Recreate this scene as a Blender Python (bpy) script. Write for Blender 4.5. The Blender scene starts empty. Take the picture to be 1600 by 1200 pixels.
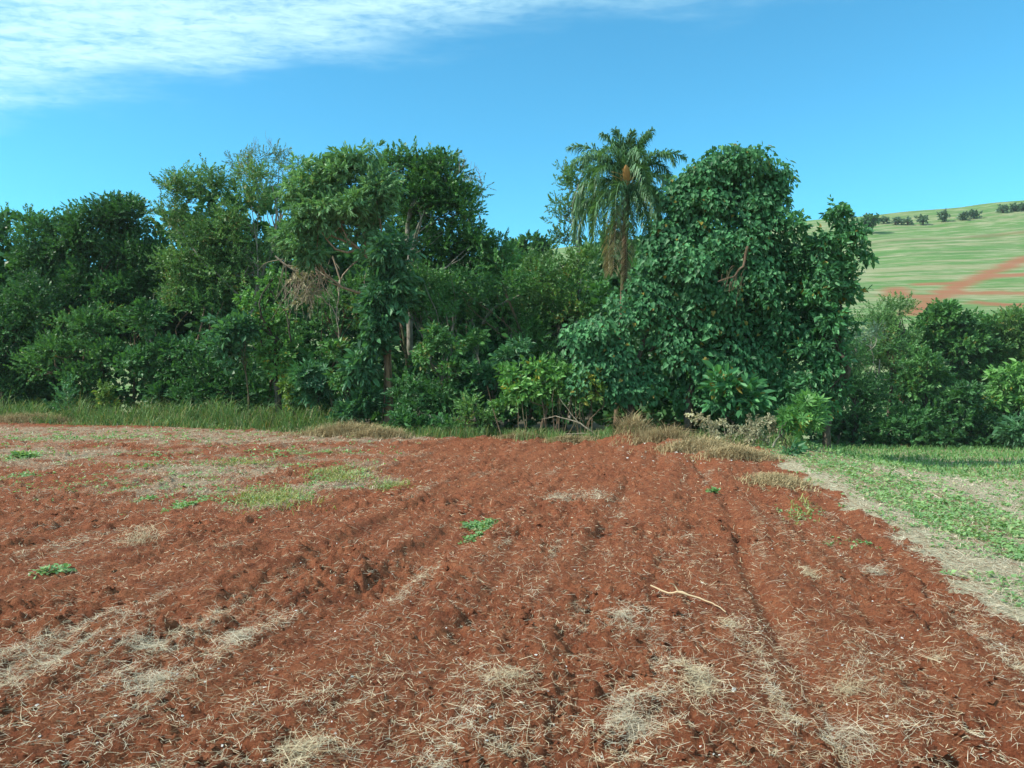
import bpy, math
import numpy as np

R = math.radians
rng = np.random.default_rng(7)
sc = bpy.context.scene
col = sc.collection

# ------------------------------------------------------------------ camera
CAMH, F = 1.7, 1200.0            # eye height in metres, focal length in pixels of a 1600 px wide picture
cam_d = bpy.data.cameras.new('camera')
cam_d.sensor_width = 36.0
cam_d.lens = 36.0 * F / 1600.0
cam_d.clip_start, cam_d.clip_end = 0.05, 5000.0
cam = bpy.data.objects.new('camera', cam_d)
cam.location = (0, 0, CAMH)
cam.rotation_euler = (R(90), 0, 0)
col.objects.link(cam)
sc.camera = cam

# ------------------------------------------------------------------ light
SUN_DIR = np.array([-0.70, -0.20, 0.69]); SUN_DIR /= np.linalg.norm(SUN_DIR)   # towards the sun
SUN_EL = math.asin(SUN_DIR[2])
SUN_AZ = math.atan2(SUN_DIR[0], SUN_DIR[1])       # clockwise from +Y
sun_d = bpy.data.lights.new('sun', 'SUN')
sun_d.energy = 5.0
sun_d.angle = R(0.6)
sun_d.color = (1.0, 0.93, 0.82)
sun = bpy.data.objects.new('sun', sun_d)
from mathutils import Vector
sun.rotation_euler = Vector(SUN_DIR).to_track_quat('Z', 'Y').to_euler()
sun.location = (-30, -15, 40)
col.objects.link(sun)

world = bpy.data.worlds.new('World')
sc.world = world
world.use_nodes = True
wn, wl = world.node_tree.nodes, world.node_tree.links
wn.clear()
def wnode(t, **kw):
    n = wn.new(t)
    for k, v in kw.items(): setattr(n, k, v)
    return n
def wmath(op, a, b=None, clamp=False):
    n = wn.new('ShaderNodeMath'); n.operation = op; n.use_clamp = clamp
    for i, v in enumerate((a, b)):
        if v is None: continue
        if isinstance(v, (int, float)): n.inputs[i].default_value = v
        else: wl.new(v, n.inputs[i])
    return n.outputs[0]
sky = wnode('ShaderNodeTexSky', sky_type='NISHITA')
sky.sun_disc = False
sky.sun_elevation = SUN_EL
sky.sun_rotation = SUN_AZ
sky.altitude = 500.0
sky.air_density, sky.dust_density, sky.ozone_density = 1.0, 0.35, 1.6
tint = wnode('ShaderNodeMix', data_type='RGBA', blend_type='MULTIPLY')
tint.inputs['Factor'].default_value = 1.0
wl.new(sky.outputs[0], tint.inputs['A'])
tint.inputs['B'].default_value = (0.43, 1.30, 1.40, 1)
# a thin sheet of rippled cloud, projected on a level plane high above the ground
tc = wnode('ShaderNodeTexCoord')
sep = wnode('ShaderNodeSeparateXYZ'); wl.new(tc.outputs['Generated'], sep.inputs[0])
zc = wmath('MAXIMUM', sep.outputs['Z'], 0.03)
px_, py_ = wmath('DIVIDE', sep.outputs['X'], zc), wmath('DIVIDE', sep.outputs['Y'], zc)
plane = wnode('ShaderNodeCombineXYZ'); wl.new(px_, plane.inputs[0]); wl.new(py_, plane.inputs[1])
def wnoise(scale, detail, rough, stretch=(1, 1, 1), rot=0.0, dist=0.0):
    mp = wnode('ShaderNodeMapping'); wl.new(plane.outputs[0], mp.inputs['Vector'])
    mp.inputs['Rotation'].default_value = (0, 0, rot); mp.inputs['Scale'].default_value = stretch
    n = wnode('ShaderNodeTexNoise'); wl.new(mp.outputs[0], n.inputs['Vector'])
    n.inputs['Scale'].default_value = scale; n.inputs['Detail'].default_value = detail
    n.inputs['Roughness'].default_value = rough; n.inputs['Distortion'].default_value = dist
    return n.outputs['Fac']
edge = wmath('SUBTRACT', wmath('SUBTRACT', 2.24, wmath('MULTIPLY', px_, 0.36)), py_)
big = wnoise(1.3, 5, 0.55, (1, 2.0, 1), R(20))
edge = wmath('ADD', edge, wmath('MULTIPLY', wmath('SUBTRACT', big, 0.5), 0.8))
mr = wnode('ShaderNodeMapRange', interpolation_type='SMOOTHSTEP')
wl.new(edge, mr.inputs['Value']); mr.inputs['From Min'].default_value = -0.08; mr.inputs['From Max'].default_value = 0.42
ripple = wnoise(17.0, 6, 0.60, (1, 1.7, 1), R(-18), 0.5)
wisps = wnoise(3.2, 7, 0.6, (1, 2.6, 1), R(18), 0.8)
rip = wmath('ADD', wmath('MULTIPLY', ripple, 1.1), wmath('MULTIPLY', wisps, 1.2))
mr2 = wnode('ShaderNodeMapRange', interpolation_type='SMOOTHSTEP')
wl.new(rip, mr2.inputs['Value']); mr2.inputs['From Min'].default_value = 0.38; mr2.inputs['From Max'].default_value = 1.55
cover = wmath('MULTIPLY', wmath('MULTIPLY', mr.outputs[0], mr2.outputs[0]), 0.92, True)
cmix = wnode('ShaderNodeMix', data_type='RGBA')
wl.new(cover, cmix.inputs['Factor']); wl.new(tint.outputs['Result'], cmix.inputs['A'])
cmix.inputs['B'].default_value = (4.6, 6.9, 7.3, 1)
bg = wnode('ShaderNodeBackground'); bg.inputs['Strength'].default_value = 0.14
wl.new(cmix.outputs['Result'], bg.inputs['Color'])
wout = wnode('ShaderNodeOutputWorld'); wl.new(bg.outputs[0], wout.inputs['Surface'])

vs = sc.view_settings
vs.view_transform = 'Standard'; vs.look = 'None'; vs.exposure = 0.3; vs.gamma = 1.0
vs.use_curve_mapping = False
sc.render.engine = 'CYCLES'
sc.cycles.use_denoising = True
sc.cycles.max_bounces = 5
sc.cycles.diffuse_bounces = 3
sc.cycles.glossy_bounces = 2
sc.cycles.transmission_bounces = 3
sc.cycles.caustics_reflective = False
sc.cycles.caustics_refractive = False

# ------------------------------------------------------------------ numeric helpers
def sstep(x, a, b):
    t = np.clip((x - a) / (b - a), 0, 1)
    return t * t * (3 - 2 * t)
def _hash(ix, iy, iz, seed):
    h = (ix.astype(np.int64) * 374761393 + iy.astype(np.int64) * 668265263 + iz.astype(np.int64) * 2147483647 + seed * 144665) & 0xFFFFFFFF
    h = ((h ^ (h >> 13)) * 1274126177) & 0xFFFFFFFF
    h = ((h ^ (h >> 16)) * 2246822519) & 0xFFFFFFFF
    return ((h ^ (h >> 15)) & 0xFFFFFF) / float(0xFFFFFF)
def vnoise(x, y, seed=0):                       # gradient noise, about -1..1
    x0, y0 = np.floor(x), np.floor(y)
    fx, fy = x - x0, y - y0
    ux, uy = fx * fx * fx * (fx * (fx * 6 - 15) + 10), fy * fy * fy * (fy * (fy * 6 - 15) + 10)
    z = np.zeros_like(x0)
    def g(dx, dy):
        a = _hash(x0 + dx, y0 + dy, z, seed) * 2 * np.pi
        return np.cos(a) * (fx - dx) + np.sin(a) * (fy - dy)
    a, b, c, d = g(0, 0), g(1, 0), g(0, 1), g(1, 1)
    return 1.5 * ((a * (1 - ux) + b * ux) * (1 - uy) + (c * (1 - ux) + d * ux) * uy)
def fbm(x, y, seed=0, octv=4, lac=2.03, gain=0.5):
    s, amp, tot = 0, 1.0, 0
    for i in range(octv):
        s = s + amp * vnoise(x, y, seed + i * 17); tot += amp
        x, y, amp = x * lac + 3.1, y * lac - 1.7, amp * gain
    return s / tot

# boundary between the ploughed soil and the green crop on the slope: x = bx(y)
def bx(y): return 2.85 + 0.185 * y
def H(x, y):
    """height of the ground, without clods"""
    x, y = np.asarray(x, float), np.asarray(y, float)
    u = x - bx(y)
    z = -0.056 * sstep(u, 0.0, 6.0) * np.clip(y - 8, 0, 42)
    z = z - 3.4 * sstep(y, 46, 85)
    z = z + 0.05 * vnoise(x / 5.5, y / 5.5, 5) * sstep(y, 4, 9)
    return z
def g(px, py):
    """the spot on the level field that a picture point looks at"""
    d = CAMH * F / (py - 600.0)
    return ((px - 800.0) / F * d, d)
def P(px, py, Y):
    """the point at distance Y that a picture point looks at"""
    return np.array([(px - 800.0) / F * Y, Y, CAMH + (600.0 - py) / F * Y])

# ------------------------------------------------------------------ mesh helpers
def raw_mesh(name, V, faces, attrs=None, smooth=False):
    """faces: list of (n,k) index arrays"""
    me = bpy.data.meshes.new(name)
    V = np.ascontiguousarray(V, dtype=np.float32)
    faces = [np.asarray(f, dtype=np.int32) for f in faces if len(f)]
    nl = sum(f.size for f in faces); nf = sum(len(f) for f in faces)
    me.vertices.add(len(V)); me.vertices.foreach_set('co', V.ravel())
    me.loops.add(nl); me.loops.foreach_set('vertex_index', np.concatenate([f.ravel() for f in faces]))
    tot = np.concatenate([np.full(len(f), f.shape[1], np.int32) for f in faces])
    start = np.concatenate([[0], np.cumsum(tot)[:-1]]).astype(np.int32)
    me.polygons.add(nf); me.polygons.foreach_set('loop_start', start); me.polygons.foreach_set('loop_total', tot)
    me.polygons.foreach_set('use_smooth', np.full(nf, smooth))
    for k, v in (attrs or {}).items():
        a = me.attributes.new(k, 'FLOAT', 'POINT'); a.data.foreach_set('value', np.asarray(v, np.float32))
    me.update(calc_edges=True)
    return me
def obj(name, me, mat, parent=None):
    o = bpy.data.objects.new(name, me); col.objects.link(o)
    if mat is not None and len(me.materials) == 0: me.materials.append(mat)
    if parent is not None: o.parent = parent
    return o
def tag(o, label=None, cat=None, group=None, kind=None):
    if label: o['label'] = label
    if cat: o['category'] = cat
    if group: o['group'] = group
    if kind: o['kind'] = kind
    return o
def thing(name, label, cat, group=None, loc=(0, 0, 0)):
    o = bpy.data.objects.new(name, None); col.objects.link(o)
    o.empty_display_size = 0.2
    o.location = loc
    return tag(o, label, cat, group)
class Acc:
    """collects geometry for one mesh"""
    def __init__(s): s.V, s.F, s.A, s.n = [], [], [], 0
    def add(s, V, faces, rnd=None):
        V = np.asarray(V, float).reshape(-1, 3)
        for f in faces: s.F.append(np.asarray(f) + s.n)
        s.V.append(V); s.A.append(np.zeros(len(V)) if rnd is None else np.broadcast_to(rnd, (len(V),))); s.n += len(V)
    def mesh(s, name, origin=(0, 0, 0), smooth=False):
        by = {}
        for f in s.F: by.setdefault(f.shape[1], []).append(f)
        return raw_mesh(name, np.concatenate(s.V) - np.asarray(origin, float), [np.concatenate(v) for v in by.values()], {'rnd': np.concatenate(s.A)}, smooth)
    def build(s, name, mat, parent=None, origin=(0, 0, 0), smooth=False):
        return obj(name, s.mesh(name, origin, smooth), mat, parent)

def tube(acc, pts, radii, n=7, wob=0.0, rnd=0.5):
    pts = np.asarray(pts, float); radii = np.asarray(radii, float)
    m = len(pts)
    t = np.gradient(pts, axis=0); t /= np.linalg.norm(t, axis=1)[:, None] + 1e-9
    ref = np.array([0.31, 0.95, 0.05])
    a = np.cross(t, ref); a /= np.linalg.norm(a, axis=1)[:, None] + 1e-9
    b = np.cross(t, a)
    ang = np.linspace(0, 2 * np.pi, n, endpoint=False)
    rr = radii[:, None] * (1 + wob * rng.normal(size=(m, n)))
    V = pts[:, None, :] + rr[:, :, None] * (np.cos(ang)[None, :, None] * a[:, None, :] + np.sin(ang)[None, :, None] * b[:, None, :])
    i = np.arange(m - 1)[:, None] * n; j = np.arange(n)[None, :]
    f = np.stack([i + j, i + (j + 1) % n, i + n + (j + 1) % n, i + n + j], -1).reshape(-1, 4)
    acc.add(V.reshape(-1, 3), [f], rnd)
    acc.add(np.vstack([V[-1], pts[-1] + t[-1] * radii[-1] * 0.5]), [np.stack([np.arange(n), (np.arange(n) + 1) % n, np.full(n, n)], 1)], rnd)
def curve_pts(ctrl, n=10, jit=0.0):
    """Catmull-Rom through control points"""
    c = np.asarray(ctrl, float)
    c = np.vstack([2 * c[0] - c[1], c, 2 * c[-1] - c[-2]])
    segs = len(c) - 3
    t = np.linspace(0, segs - 1e-6, n)
    k = t.astype(int); f = (t - k)[:, None]
    p0, p1, p2, p3 = c[k], c[k + 1], c[k + 2], c[k + 3]
    out = 0.5 * (2 * p1 + (p2 - p0) * f + (2 * p0 - 5 * p1 + 4 * p2 - p3) * f ** 2 + (3 * p1 - p0 - 3 * p2 + p3) * f ** 3)
    if jit: out[1:-1] += rng.normal(size=out[1:-1].shape) * jit
    return out
def frames(axis, up):
    """rotation matrices whose local y follows axis and z leans to up"""
    y = axis / (np.linalg.norm(axis, axis=1)[:, None] + 1e-9)
    x = np.cross(y, up); x /= np.linalg.norm(x, axis=1)[:, None] + 1e-9
    z = np.cross(x, y)
    return np.stack([x, y, z], axis=-1)
def unit(n):
    v = rng.normal(size=(n, 3)); return v / np.linalg.norm(v, axis=1)[:, None]
def rotm(ax, a):
    c, s = math.cos(a), math.sin(a)
    return np.array({'x': [[1, 0, 0], [0, c, -s], [0, s, c]], 'y': [[c, 0, s], [0, 1, 0], [-s, 0, c]], 'z': [[c, -s, 0], [s, c, 0], [0, 0, 1]]}[ax])

# leaf outlines: local y along the leaf, z its upper side; (verts, faces)
def leaf_lance(w=0.16):
    return np.array([[0, 0, 0], [w, .42, .05], [0, 1, -.16], [-w, .42, .05]]), [np.array([[0, 1, 2], [0, 2, 3]])]
def leaf_tri(w=0.3):
    return np.array([[-w, .12, .02], [w, .34, .05], [0, 1, -.14]]), [np.array([[0, 1, 2]])]
def leaf_oval(w=0.3):
    return np.array([[0, 0, 0], [w * .8, .28, .07], [w * .78, .66, .03], [0, 1, -.14], [-w * .78, .66, .03], [-w * .8, .28, .07]]), [np.array([[0, 1, 2, 3], [0, 3, 4, 5]])]
def leaf_heart():
    r = np.array([[0, .04, 0], [.28, -.1, .05], [.43, .2, .08], [.24, .68, .02], [0, 1.05, -.16], [-.24, .68, .02], [-.43, .2, .08], [-.28, -.1, .05]])
    return r, [np.array([[0, 1, 2, 3, 4], [0, 4, 5, 6, 7]])]
def leaf_palmate(k=7):
    V, Fc = [[0, 0, 0]], []
    for i in range(k):
        a = (i - (k - 1) / 2) * (2 * math.pi / (k + 1.2))
        L = 1.0 - 0.35 * abs(i - (k - 1) / 2) / ((k - 1) / 2)
        d, n_ = np.array([math.sin(a), math.cos(a)]), np.array([math.cos(a), -math.sin(a)])
        b = len(V)
        for q, w in ((.55, .13), (1.0, 0.0), (.55, -.13)):
            p = d * q * L + n_ * w * L
            V.append([p[0], p[1], (.06 if w else -.2)])
        Fc.append([0, b, b + 1, b + 2])
    return np.array(V), [np.array(Fc)]
def sprig(leaf, n, length, size, spread=60, droop=0.2, var=0.25, seed=0):
    """n leaves set alternately along a short twig; returns one template (verts, faces, leaf index)"""
    r = np.random.default_rng(seed)
    LV, LF = leaf
    V, Fs, I = [], [], []
    for i in range(n):
        t = (i + 0.6) / n
        az = i * 2.4 + r.normal() * 0.5
        tilt = R(spread) * (1.05 - 0.75 * t) + r.normal() * 0.18
        M = rotm('y', az) @ rotm('x', tilt) @ rotm('y', r.normal() * .5)
        v = (LV * size * (1 + var * r.normal())) @ M.T
        v[:, 2] -= droop * size * (LV[:, 1] ** 2)
        v[:, 1] += t * length
        for f in LF: Fs.append(f + sum(len(q) for q in V))
        V.append(v); I.append(np.full(len(v), i))
    return np.concatenate(V), Fs, np.concatenate(I)
def instance(acc, tpl, pos, M, scale, rnd):
    """stamps a template at N places"""
    V, Fs, I = tpl
    N = len(pos)
    out = np.einsum('nij,kj->nki', M, V) * scale[:, None, None] + pos[:, None, :]
    k = len(V)
    off = (np.arange(N) * k)[:, None, None]
    by = {}
    for f in Fs: by.setdefault(f.shape[1], []).append(f)
    faces = [(np.concatenate(f)[None] + off).reshape(-1, kk) for kk, f in by.items()]
    lr = np.random.default_rng(len(pos)).random((N, I.max() + 1)) * 0.5
    rr = np.clip(rnd[:, None] * 0.6 + lr, 0, 1)[:, I]
    acc.add(out.reshape(-1, 3), faces, rr.ravel())

SPR = {
    'broad':   [sprig(leaf_oval(.34), 8, .36, .18, 62, .25, seed=s) for s in range(3)],
    'small':   [sprig(leaf_tri(.36), 17, .42, .105, 62, .15, seed=s) for s in range(3, 6)],
    'feather': [sprig(leaf_tri(.34), 19, .50, .092, 75, .1, seed=s) for s in range(6, 9)],
    'droop':   [sprig(leaf_lance(.18), 10, .40, .23, 52, .32, seed=s) for s in range(9, 12)],
    'vine':    [sprig(leaf_heart(), 5, .30, .15, 70, .3, seed=s) for s in range(12, 15)],
    'large':   [sprig(leaf_oval(.27), 7, .42, .26, 66, .35, seed=s) for s in range(15, 18)],
    'palmate': [sprig(leaf_palmate(), 3, .30, .34, 80, .3, seed=s) for s in range(18, 21)],
    'far':     [sprig(leaf_lance(.42), 7, .7, .46, 65, .2, seed=s) for s in range(21, 24)],
}

# ------------------------------------------------------------------ materials
def nodes_mat(name):
    m = bpy.data.materials.new(name); m.use_nodes = True
    nt = m.node_tree
    return m, nt, nt.nodes, nt.links, nt.nodes['Principled BSDF'], nt.nodes['Material Output']
def mixrgb(nt, fac, a, b, blend='MIX'):
    n = nt.nodes.new('ShaderNodeMix'); n.data_type = 'RGBA'; n.blend_type = blend
    for key, v in (('Factor', fac), ('A', a), ('B', b)):
        s = n.inputs[key]
        if hasattr(v, 'is_linked'): nt.links.new(v, s)
        elif isinstance(v, (int, float)): s.default_value = v
        else: s.default_value = (*v, 1)
    return n.outputs['Result']
def noise(nt, scale, detail=3, rough=0.55, vec=None, stretch=None, rot=None):
    n = nt.nodes.new('ShaderNodeTexNoise')
    n.inputs['Scale'].default_value = scale; n.inputs['Detail'].default_value = detail; n.inputs['Roughness'].default_value = rough
    if vec is None:
        t = nt.nodes.new('ShaderNodeTexCoord'); vec = t.outputs['Object']
    if stretch or rot:
        mp = nt.nodes.new('ShaderNodeMapping'); nt.links.new(vec, mp.inputs['Vector'])
        if stretch: mp.inputs['Scale'].default_value = stretch
        if rot: mp.inputs['Rotation'].default_value = rot
        vec = mp.outputs[0]
    nt.links.new(vec, n.inputs['Vector'])
    return n.outputs['Fac']
def ramp(nt, v, a, b):
    n = nt.nodes.new('ShaderNodeMapRange'); n.interpolation_type = 'SMOOTHSTEP'
    nt.links.new(v, n.inputs['Value']); n.inputs['From Min'].default_value = a; n.inputs['From Max'].default_value = b
    return n.outputs[0]
def attr(nt, name):
    n = nt.nodes.new('ShaderNodeAttribute'); n.attribute_name = name; return n.outputs['Fac']
def leaf_mat(name, dark, light, odd=None, odd_amt=0.04, transl=0.28, rough=0.48, spec=0.35):
    m, nt, N, L, b, out = nodes_mat(name)
    rnd = attr(nt, 'rnd')
    dark, light = tuple(np.array(dark) * [1.0, 1.0, 1.0]), tuple(np.array(light) * [1.85, 2.0, 1.85])
    c = mixrgb(nt, rnd, dark, light)
    geo = N.new('ShaderNodeNewGeometry')
    big = ramp(nt, noise(nt, 0.75, 2, .5, geo.outputs['Position']), .35, .7)
    mid = (np.array(dark) * .8 + np.array(light) * .2)
    c = mixrgb(nt, mixrgb_f(nt, big, .45), c, tuple(mid * np.array([.8, 1.0, 1.05])))
    if odd is not None:
        sel = N.new('ShaderNodeMath'); sel.operation = 'GREATER_THAN'; L.new(rnd, sel.inputs[0]); sel.inputs[1].default_value = 1 - odd_amt
        c = mixrgb(nt, sel.outputs[0], c, odd)
    L.new(c, b.inputs['Base Color'])
    b.inputs['Roughness'].default_value = rough
    b.inputs['Specular IOR Level'].default_value = spec
    tr = N.new('ShaderNodeBsdfTranslucent')
    L.new(mixrgb(nt, 1.0, c, (1.25, 1.3, .55), 'MULTIPLY'), tr.inputs['Color'])
    mx = N.new('ShaderNodeMixShader'); mx.inputs[0].default_value = transl
    L.new(b.outputs[0], mx.inputs[1]); L.new(tr.outputs[0], mx.inputs[2]); L.new(mx.outputs[0], out.inputs['Surface'])
    return m
def mixrgb_f(nt, v, k):
    n = nt.nodes.new('ShaderNodeMath'); n.operation = 'MULTIPLY'; nt.links.new(v, n.inputs[0]); n.inputs[1].default_value = k
    return n.outputs[0]
def bark_mat(name, a, b_, moss=None):
    m, nt, N, L, b, out = nodes_mat(name)
    geo = N.new('ShaderNodeNewGeometry')
    f = ramp(nt, noise(nt, 9, 5, .65, geo.outputs['Position'], (1, 1, .35)), .35, .65)
    c = mixrgb(nt, f, a, b_)
    if moss: c = mixrgb(nt, mixrgb_f(nt, ramp(nt, noise(nt, 1.6, 3, .6, geo.outputs['Position']), .48, .62), .8), c, moss)
    L.new(c, b.inputs['Base Color']); b.inputs['Roughness'].default_value = .9; b.inputs['Specular IOR Level'].default_value = .15
    bp = N.new('ShaderNodeBump'); bp.inputs['Strength'].default_value = .6; bp.inputs['Distance'].default_value = .02
    L.new(f, bp.inputs['Height']); L.new(bp.outputs[0], b.inputs['Normal'])
    return m
def plain_mat(name, dark, light, rough=.8, transl=0.0, spec=.2):
    m, nt, N, L, b, out = nodes_mat(name)
    c = mixrgb(nt, attr(nt, 'rnd'), dark, light)
    geo = N.new('ShaderNodeNewGeometry')
    c = mixrgb(nt, mixrgb_f(nt, ramp(nt, noise(nt, 1.1, 3, .6, geo.outputs['Position']), .35, .7), .4), c, tuple(np.array(dark) * .75))
    L.new(c, b.inputs['Base Color']); b.inputs['Roughness'].default_value = rough; b.inputs['Specular IOR Level'].default_value = spec
    if transl:
        tr = N.new('ShaderNodeBsdfTranslucent'); L.new(c, tr.inputs['Color'])
        mx = N.new('ShaderNodeMixShader'); mx.inputs[0].default_value = transl
        L.new(b.outputs[0], mx.inputs[1]); L.new(tr.outputs[0], mx.inputs[2]); L.new(mx.outputs[0], out.inputs['Surface'])
    return m
LM = {
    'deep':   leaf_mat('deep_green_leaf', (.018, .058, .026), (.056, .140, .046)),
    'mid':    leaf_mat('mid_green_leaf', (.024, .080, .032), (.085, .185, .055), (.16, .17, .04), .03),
    'olive':  leaf_mat('olive_green_leaf', (.038, .092, .034), (.112, .205, .066), (.22, .20, .06), .05),
    'pale':   leaf_mat('pale_green_leaf', (.078, .165, .078), (.135, .240, .110), (.20, .28, .11), .03),
    'blue':   leaf_mat('bluish_green_leaf', (.024, .080, .042), (.068, .160, .074)),
    'vine':   leaf_mat('glossy_vine_leaf', (.022, .075, .036), (.066, .180, .072), (.24, .20, .04), .004, .24, .5, .3),
    'bright': leaf_mat('bright_green_leaf', (.045, .130, .035), (.125, .250, .070), (.40, .36, .06), .035),
    'yellow': leaf_mat('yellow_green_leaf', (.055, .115, .028), (.135, .200, .050), (.40, .36, .06), .12),
    'far':    leaf_mat('far_tree_leaf', (.055, .100, .075), (.105, .160, .115)),
    'dry':    leaf_mat('withered_leaf', (.16, .13, .085), (.36, .31, .22), None, 0, .15, .8, .1),
    'palm':   leaf_mat('palm_leaflet', (.056, .125, .066), (.105, .190, .095), (.20, .22, .10), .04, .25, .45, .35),
    'crop':   leaf_mat('crop_leaf', (.130, .235, .095), (.160, .235, .095), (.36, .38, .19), .10, .3),
}
BARK = {
    'brown': bark_mat('brown_bark', (.10, .065, .042), (.20, .14, .095), (.055, .075, .03)),
    'pale':  bark_mat('pale_bark', (.20, .18, .145), (.34, .31, .26), (.10, .12, .07)),
    'dark':  bark_mat('dark_bark', (.055, .045, .035), (.12, .10, .075), (.04, .055, .025)),
    'warm':  bark_mat('warm_brown_bark', (.21, .135, .08), (.36, .25, .16)),
    'dead':  bark_mat('dead_wood', (.26, .21, .15), (.44, .37, .28)),
}
M_straw = plain_mat('straw', (.32, .22, .12), (.76, .65, .45), .75, .15)
M_strawgrey = plain_mat('weathered_straw', (.34, .27, .18), (.72, .64, .50), .8, .12)
M_drygrass = plain_mat('dry_grass', (.30, .22, .11), (.58, .47, .27), .8, .2)
M_grass = leaf_mat('grass_blade', (.040, .095, .032), (.150, .225, .075), (.34, .30, .14), .16, .25, .5, .3)
M_stone = plain_mat('pale_stone', (.50, .47, .43), (.74, .70, .66), .8)

def soil_mat(name, straw_base=(.40, .33, .235)):
    m, nt, N, L, b, out = nodes_mat(name)
    geo = N.new('ShaderNodeNewGeometry'); pos = geo.outputs['Position']
    c = mixrgb(nt, ramp(nt, noise(nt, .5, 4, .6, pos), .3, .7), (.222, .068, .034), (.272, .091, .045))
    c = mixrgb(nt, mixrgb_f(nt, ramp(nt, noise(nt, 6, 6, .75, pos), .38, .66), .7), c, (.345, .132, .064))
    c = mixrgb(nt, mixrgb_f(nt, ramp(nt, noise(nt, 2.2, 4, .6, pos), .50, .70), .6), c, (.160, .050, .028))
    c = mixrgb(nt, mixrgb_f(nt, ramp(nt, noise(nt, 42, 5, .8, pos), .48, .67), .6), c, (.108, .036, .023))
    c = mixrgb(nt, mixrgb_f(nt, ramp(nt, noise(nt, 30, 5, .8, pos, (1, 1, 1), (1, 2, 3)), .55, .68), .6), c, (.37, .175, .095))
    # chaff: fine strands of broken straw lying on the soil
    ch = N.new('ShaderNodeMath'); ch.operation = 'ADD'
    fmax = N.new('ShaderNodeMath'); fmax.operation = 'MAXIMUM'
    L.new(noise(nt, 70, 3, .7, pos, (1, .10, 1), (0, 0, R(-38))), fmax.inputs[0]); L.new(noise(nt, 64, 3, .7, pos, (1, .10, 1), (0, 0, R(47))), fmax.inputs[1])
    L.new(fmax.outputs[0], ch.inputs[0]); L.new(mixrgb_f(nt, attr(nt, 'straw'), .17), ch.inputs[1])
    chaff = ramp(nt, ch.outputs[0], .63, .88)
    sb = mixrgb(nt, ramp(nt, noise(nt, 9, 4, .7, pos), .3, .7), tuple(np.array(straw_base) * .72), tuple(np.array(straw_base) * 1.12))
    c = mixrgb(nt, chaff, c, sb)
    gr = N.new('ShaderNodeMath'); gr.operation = 'ADD'
    L.new(noise(nt, 17, 5, .75, pos), gr.inputs[0]); L.new(mixrgb_f(nt, attr(nt, 'green'), .30), gr.inputs[1])
    c = mixrgb(nt, mixrgb_f(nt, ramp(nt, gr.outputs[0], .68, .90), .8), c, (.185, .250, .100))
    L.new(c, b.inputs['Base Color']); b.inputs['Roughness'].default_value = .95; b.inputs['Specular IOR Level'].default_value = .08
    bp = N.new('ShaderNodeBump'); bp.inputs['Strength'].default_value = 1.0; bp.inputs['Distance'].default_value = .03
    L.new(noise(nt, 34, 7, .8, pos), bp.inputs['Height'])
    bp2 = N.new('ShaderNodeBump'); bp2.inputs['Strength'].default_value = .7; bp2.inputs['Distance'].default_value = .06
    vo = N.new('ShaderNodeTexVoronoi'); vo.inputs['Scale'].default_value = 15; vo.inputs['Detail'].default_value = 2.0; L.new(pos, vo.inputs['Vector'])
    L.new(vo.outputs['Distance'], bp2.inputs['Height']); bp2.invert = True
    L.new(bp2.outputs[0], bp.inputs['Normal']); L.new(bp.outputs[0], b.inputs['Normal'])
    return m
M_soil = soil_mat('ploughed_red_soil')
M_crop_soil = soil_mat('soil_under_stubble', (.52, .49, .34))

# ------------------------------------------------------------------ ground
def in_poly(px, py, poly):
    inside = np.zeros(px.shape, bool)
    n = len(poly)
    for i in range(n):
        x1, y1 = poly[i]; x2, y2 = poly[(i + 1) % n]
        c = (y1 > py) != (y2 > py)
        inside ^= c & (px < (x2 - x1) * (py - y1) / (y2 - y1 + 1e-9) + x1)
    return inside
def wpoly(pts): return [g(*p) for p in pts]
# strips of untilled stubble in the far left of the field, given on the ground
STRAW_POLY = [wpoly(p) for p in (
    [(-300, 666), (0, 664), (400, 670), (720, 682), (640, 689), (420, 694), (150, 692), (-300, 686)],
    [(-300, 694), (0, 695), (230, 702), (150, 716), (70, 735), (0, 722), (-300, 716)],
    [(180, 738), (260, 722), (420, 716), (470, 738), (360, 752), (300, 782), (205, 772), (240, 750)],
    [(360, 790), (450, 762), (560, 728), (640, 750), (520, 770), (420, 800)],
    [(820, 775), (900, 762), (1000, 770), (940, 785)],
)]
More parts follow.
